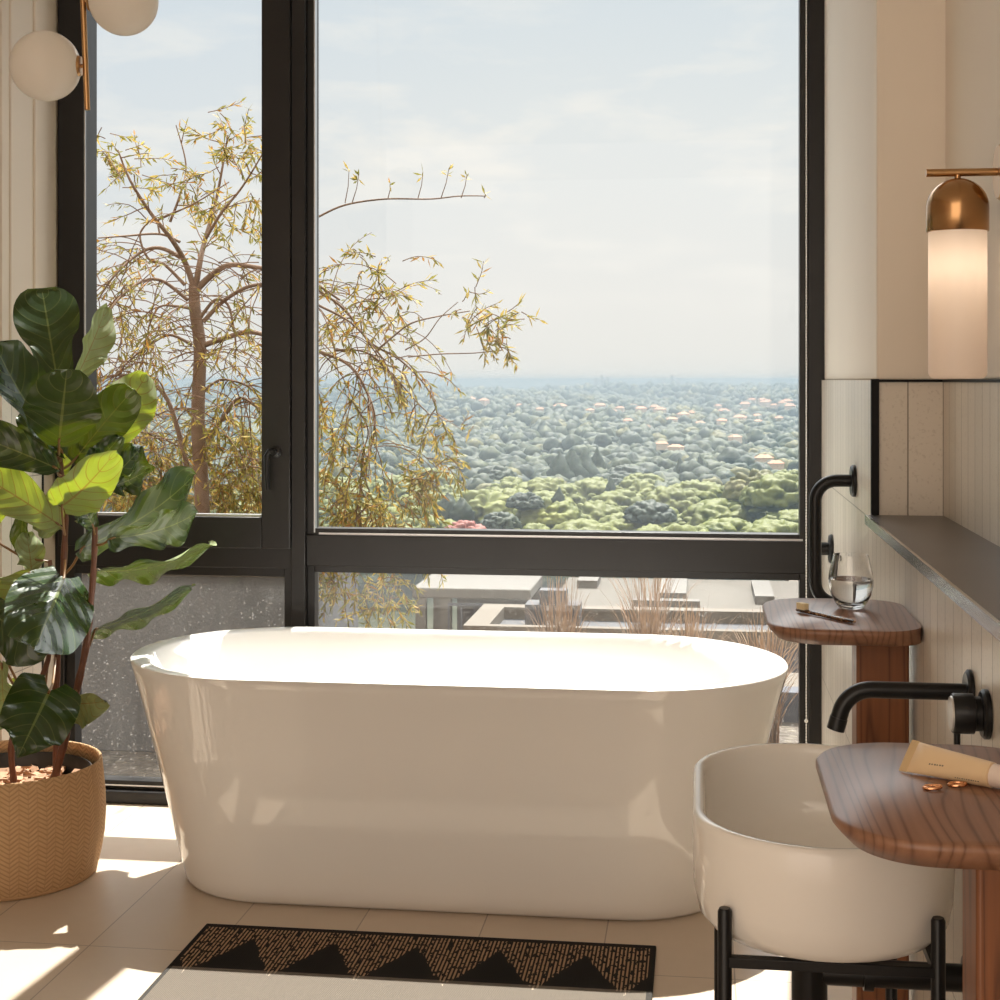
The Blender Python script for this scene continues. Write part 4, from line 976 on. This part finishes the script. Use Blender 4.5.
for (u, h_, w_) in ((596, 9, 1.0), (602, 12, .8), (608, 10, .9), (664, 9, 1.2), (672, 12, .8), (679, 8, 1.)):
    o = t0 if first else t0.copy()
    if not first: COL.objects.link(o)
    first = False; th = at(u, 0, 0); Dd = 3350; o.location = (Dd*math.sin(th), Dd*math.cos(th), -22+(h_-9)*1.6); o.scale = (w_*.13, w_*.13, .22)
    tag(o, 'faint grey tower block on the hazy horizon', 'building', 'distant city skyline')
# haze: a real scattering volume over the valley
hz = MB().box(-9000, 7000, 90, 15500, -200, 6)
t = NT('valley_haze'); vs_ = t.n('VolumeScatter', Color=(.66, .84, 1.0), Density=.00015, Anisotropy=.3); va_ = t.n('VolumeAbsorption', Color=(0, 0, .0), Density=.00038)
t.t.links.new(t.n('AddShader', i0=vs_.outputs[0], i1=va_.outputs[0]).outputs[0], t.out.inputs['Volume'])
o = hz.build('haze', t.mat); tag(o, 'pale blue haze lying over the distant valley', 'haze', None, 'stuff')

# ------------------------------------------------------------------ light
wd = bpy.data.worlds.new('sky'); SC.world = wd; wd.use_nodes = True; T = NT.__new__(NT); T.t = wd.node_tree; T.t.nodes.clear()
T.out = T.t.nodes.new('ShaderNodeOutputWorld'); dn = T.coord('Generated'); x, y, z = T.xyz(dn)
base = T.ramp(z, [(.0, (.70, .685, .655)), (.06, (.71, .70, .68)), (.17, (.68, .70, .705)), (.27, (.60, .655, .70)), (.34, (1.6, 1.64, 1.68)), (.5, (4.6, 4.6, 4.55)), (.9, (6., 5.95, 5.8)), (1, (2.6, 2.65, 2.7))])
lr = T.m('MULTIPLY', T.m('ADD', T.m('MULTIPLY', x, -3.0), -.35, clamp=True), T.m('MULTIPLY', z, 5.0, clamp=True), clamp=True)
base = T.mix(T.m('MULTIPLY', lr, .5), base, (.54, .61, .69))
cn = T.noise(T.map(dn, scale=(7, 7, 26)), 1.3, 6, .55, .3)
cl = T.m('MULTIPLY', T.ramp(cn, [(.50, (0,)*3), (.66, (1,)*3)]), T.ramp(z, [(.03, (0,)*3), (.09, (.8,)*3), (.19, (.8,)*3), (.26, (.25,)*3)]))
skyc = T.mix(T.m('MULTIPLY', cl, .75), base, (.80, .775, .735))
az = T.m('DIVIDE', x, y); el = T.m('DIVIDE', z, y)
da = T.m('DIVIDE', T.m('ADD', az, .19), .105); de = T.m('DIVIDE', T.m('SUBTRACT', el, .150), .030)
dd = T.m('SQRT', T.m('ADD', T.m('MULTIPLY', da, da), T.m('MULTIPLY', de, de)))
cn2 = T.noise(T.map(dn, scale=(16, 16, 40)), 1.6, 6, .6)
cm = T.m('ADD', T.m('MULTIPLY', T.m('SUBTRACT', 1., dd), .9), T.m('MULTIPLY', T.m('SUBTRACT', cn2, .5), 2.2), clamp=True)
skyc = T.mix(T.m('MULTIPLY', T.m('MULTIPLY', cm, T.m('GREATER_THAN', y, .1)), .8), skyc, (.82, .785, .735))
low = T.m('LESS_THAN', z, -.002)
skyc = T.mix(low, skyc, (.42, .40, .36))
rear_fill = T.m('MULTIPLY', T.m('SUBTRACT', T.m('MULTIPLY', y, -1.0), .15), 1.6, clamp=True)
skyc = T.mix(rear_fill, skyc, (1.55, 1.24, .98))  # warm brightness added to the sky behind the camera to fill the room
bg = T.n('Background', Color=skyc, Strength=1.0); T.t.links.new(bg.outputs[0], T.out.inputs[0])
sd_ = bpy.data.lights.new('sun', 'SUN'); sun = bpy.data.objects.new('sun', sd_); COL.objects.link(sun)
sd_.energy = 10.5; sd_.angle = .009; sd_.color = (1, .955, .88)
sun.rotation_euler = Vector((-.08, -1, -1.75)).to_track_quat('-Z', 'Y').to_euler()
ad = bpy.data.lights.new('rear_fill_light', 'AREA'); ar = bpy.data.objects.new('rear_fill_light', ad); COL.objects.link(ar)  # unseen area lamp added behind the camera as soft room fill
ad.shape = 'RECTANGLE'; ad.size = 2.4; ad.size_y = 2.2; ad.energy = 10; ad.color = (1, .93, .84)
ar.location = (-.75, -1.5, 1.5); ar.rotation_euler = (PI/2, 0, 0)
pd = bpy.data.lights.new('lamp_bulb', 'POINT'); pl = bpy.data.objects.new('lamp_bulb', pd); COL.objects.link(pl)
pd.energy = .11; pd.color = (1, .80, .60); pd.shadow_soft_size = .034; pl.location = (sx, sy, 1.43)

SC.view_settings.view_transform = 'Standard'; SC.view_settings.look = 'None'; SC.view_settings.exposure = 0.28; SC.view_settings.gamma = 1.0
SC.view_settings.use_curve_mapping = False
SC.cycles.max_bounces = 10; SC.cycles.diffuse_bounces = 5; SC.cycles.glossy_bounces = 4; SC.cycles.transmission_bounces = 8; SC.cycles.transparent_max_bounces = 12; SC.cycles.volume_bounces = 1
SC.cycles.use_denoising = True; SC.cycles.sample_clamp_indirect = 6; SC.cycles.caustics_reflective = False; SC.cycles.caustics_refractive = False
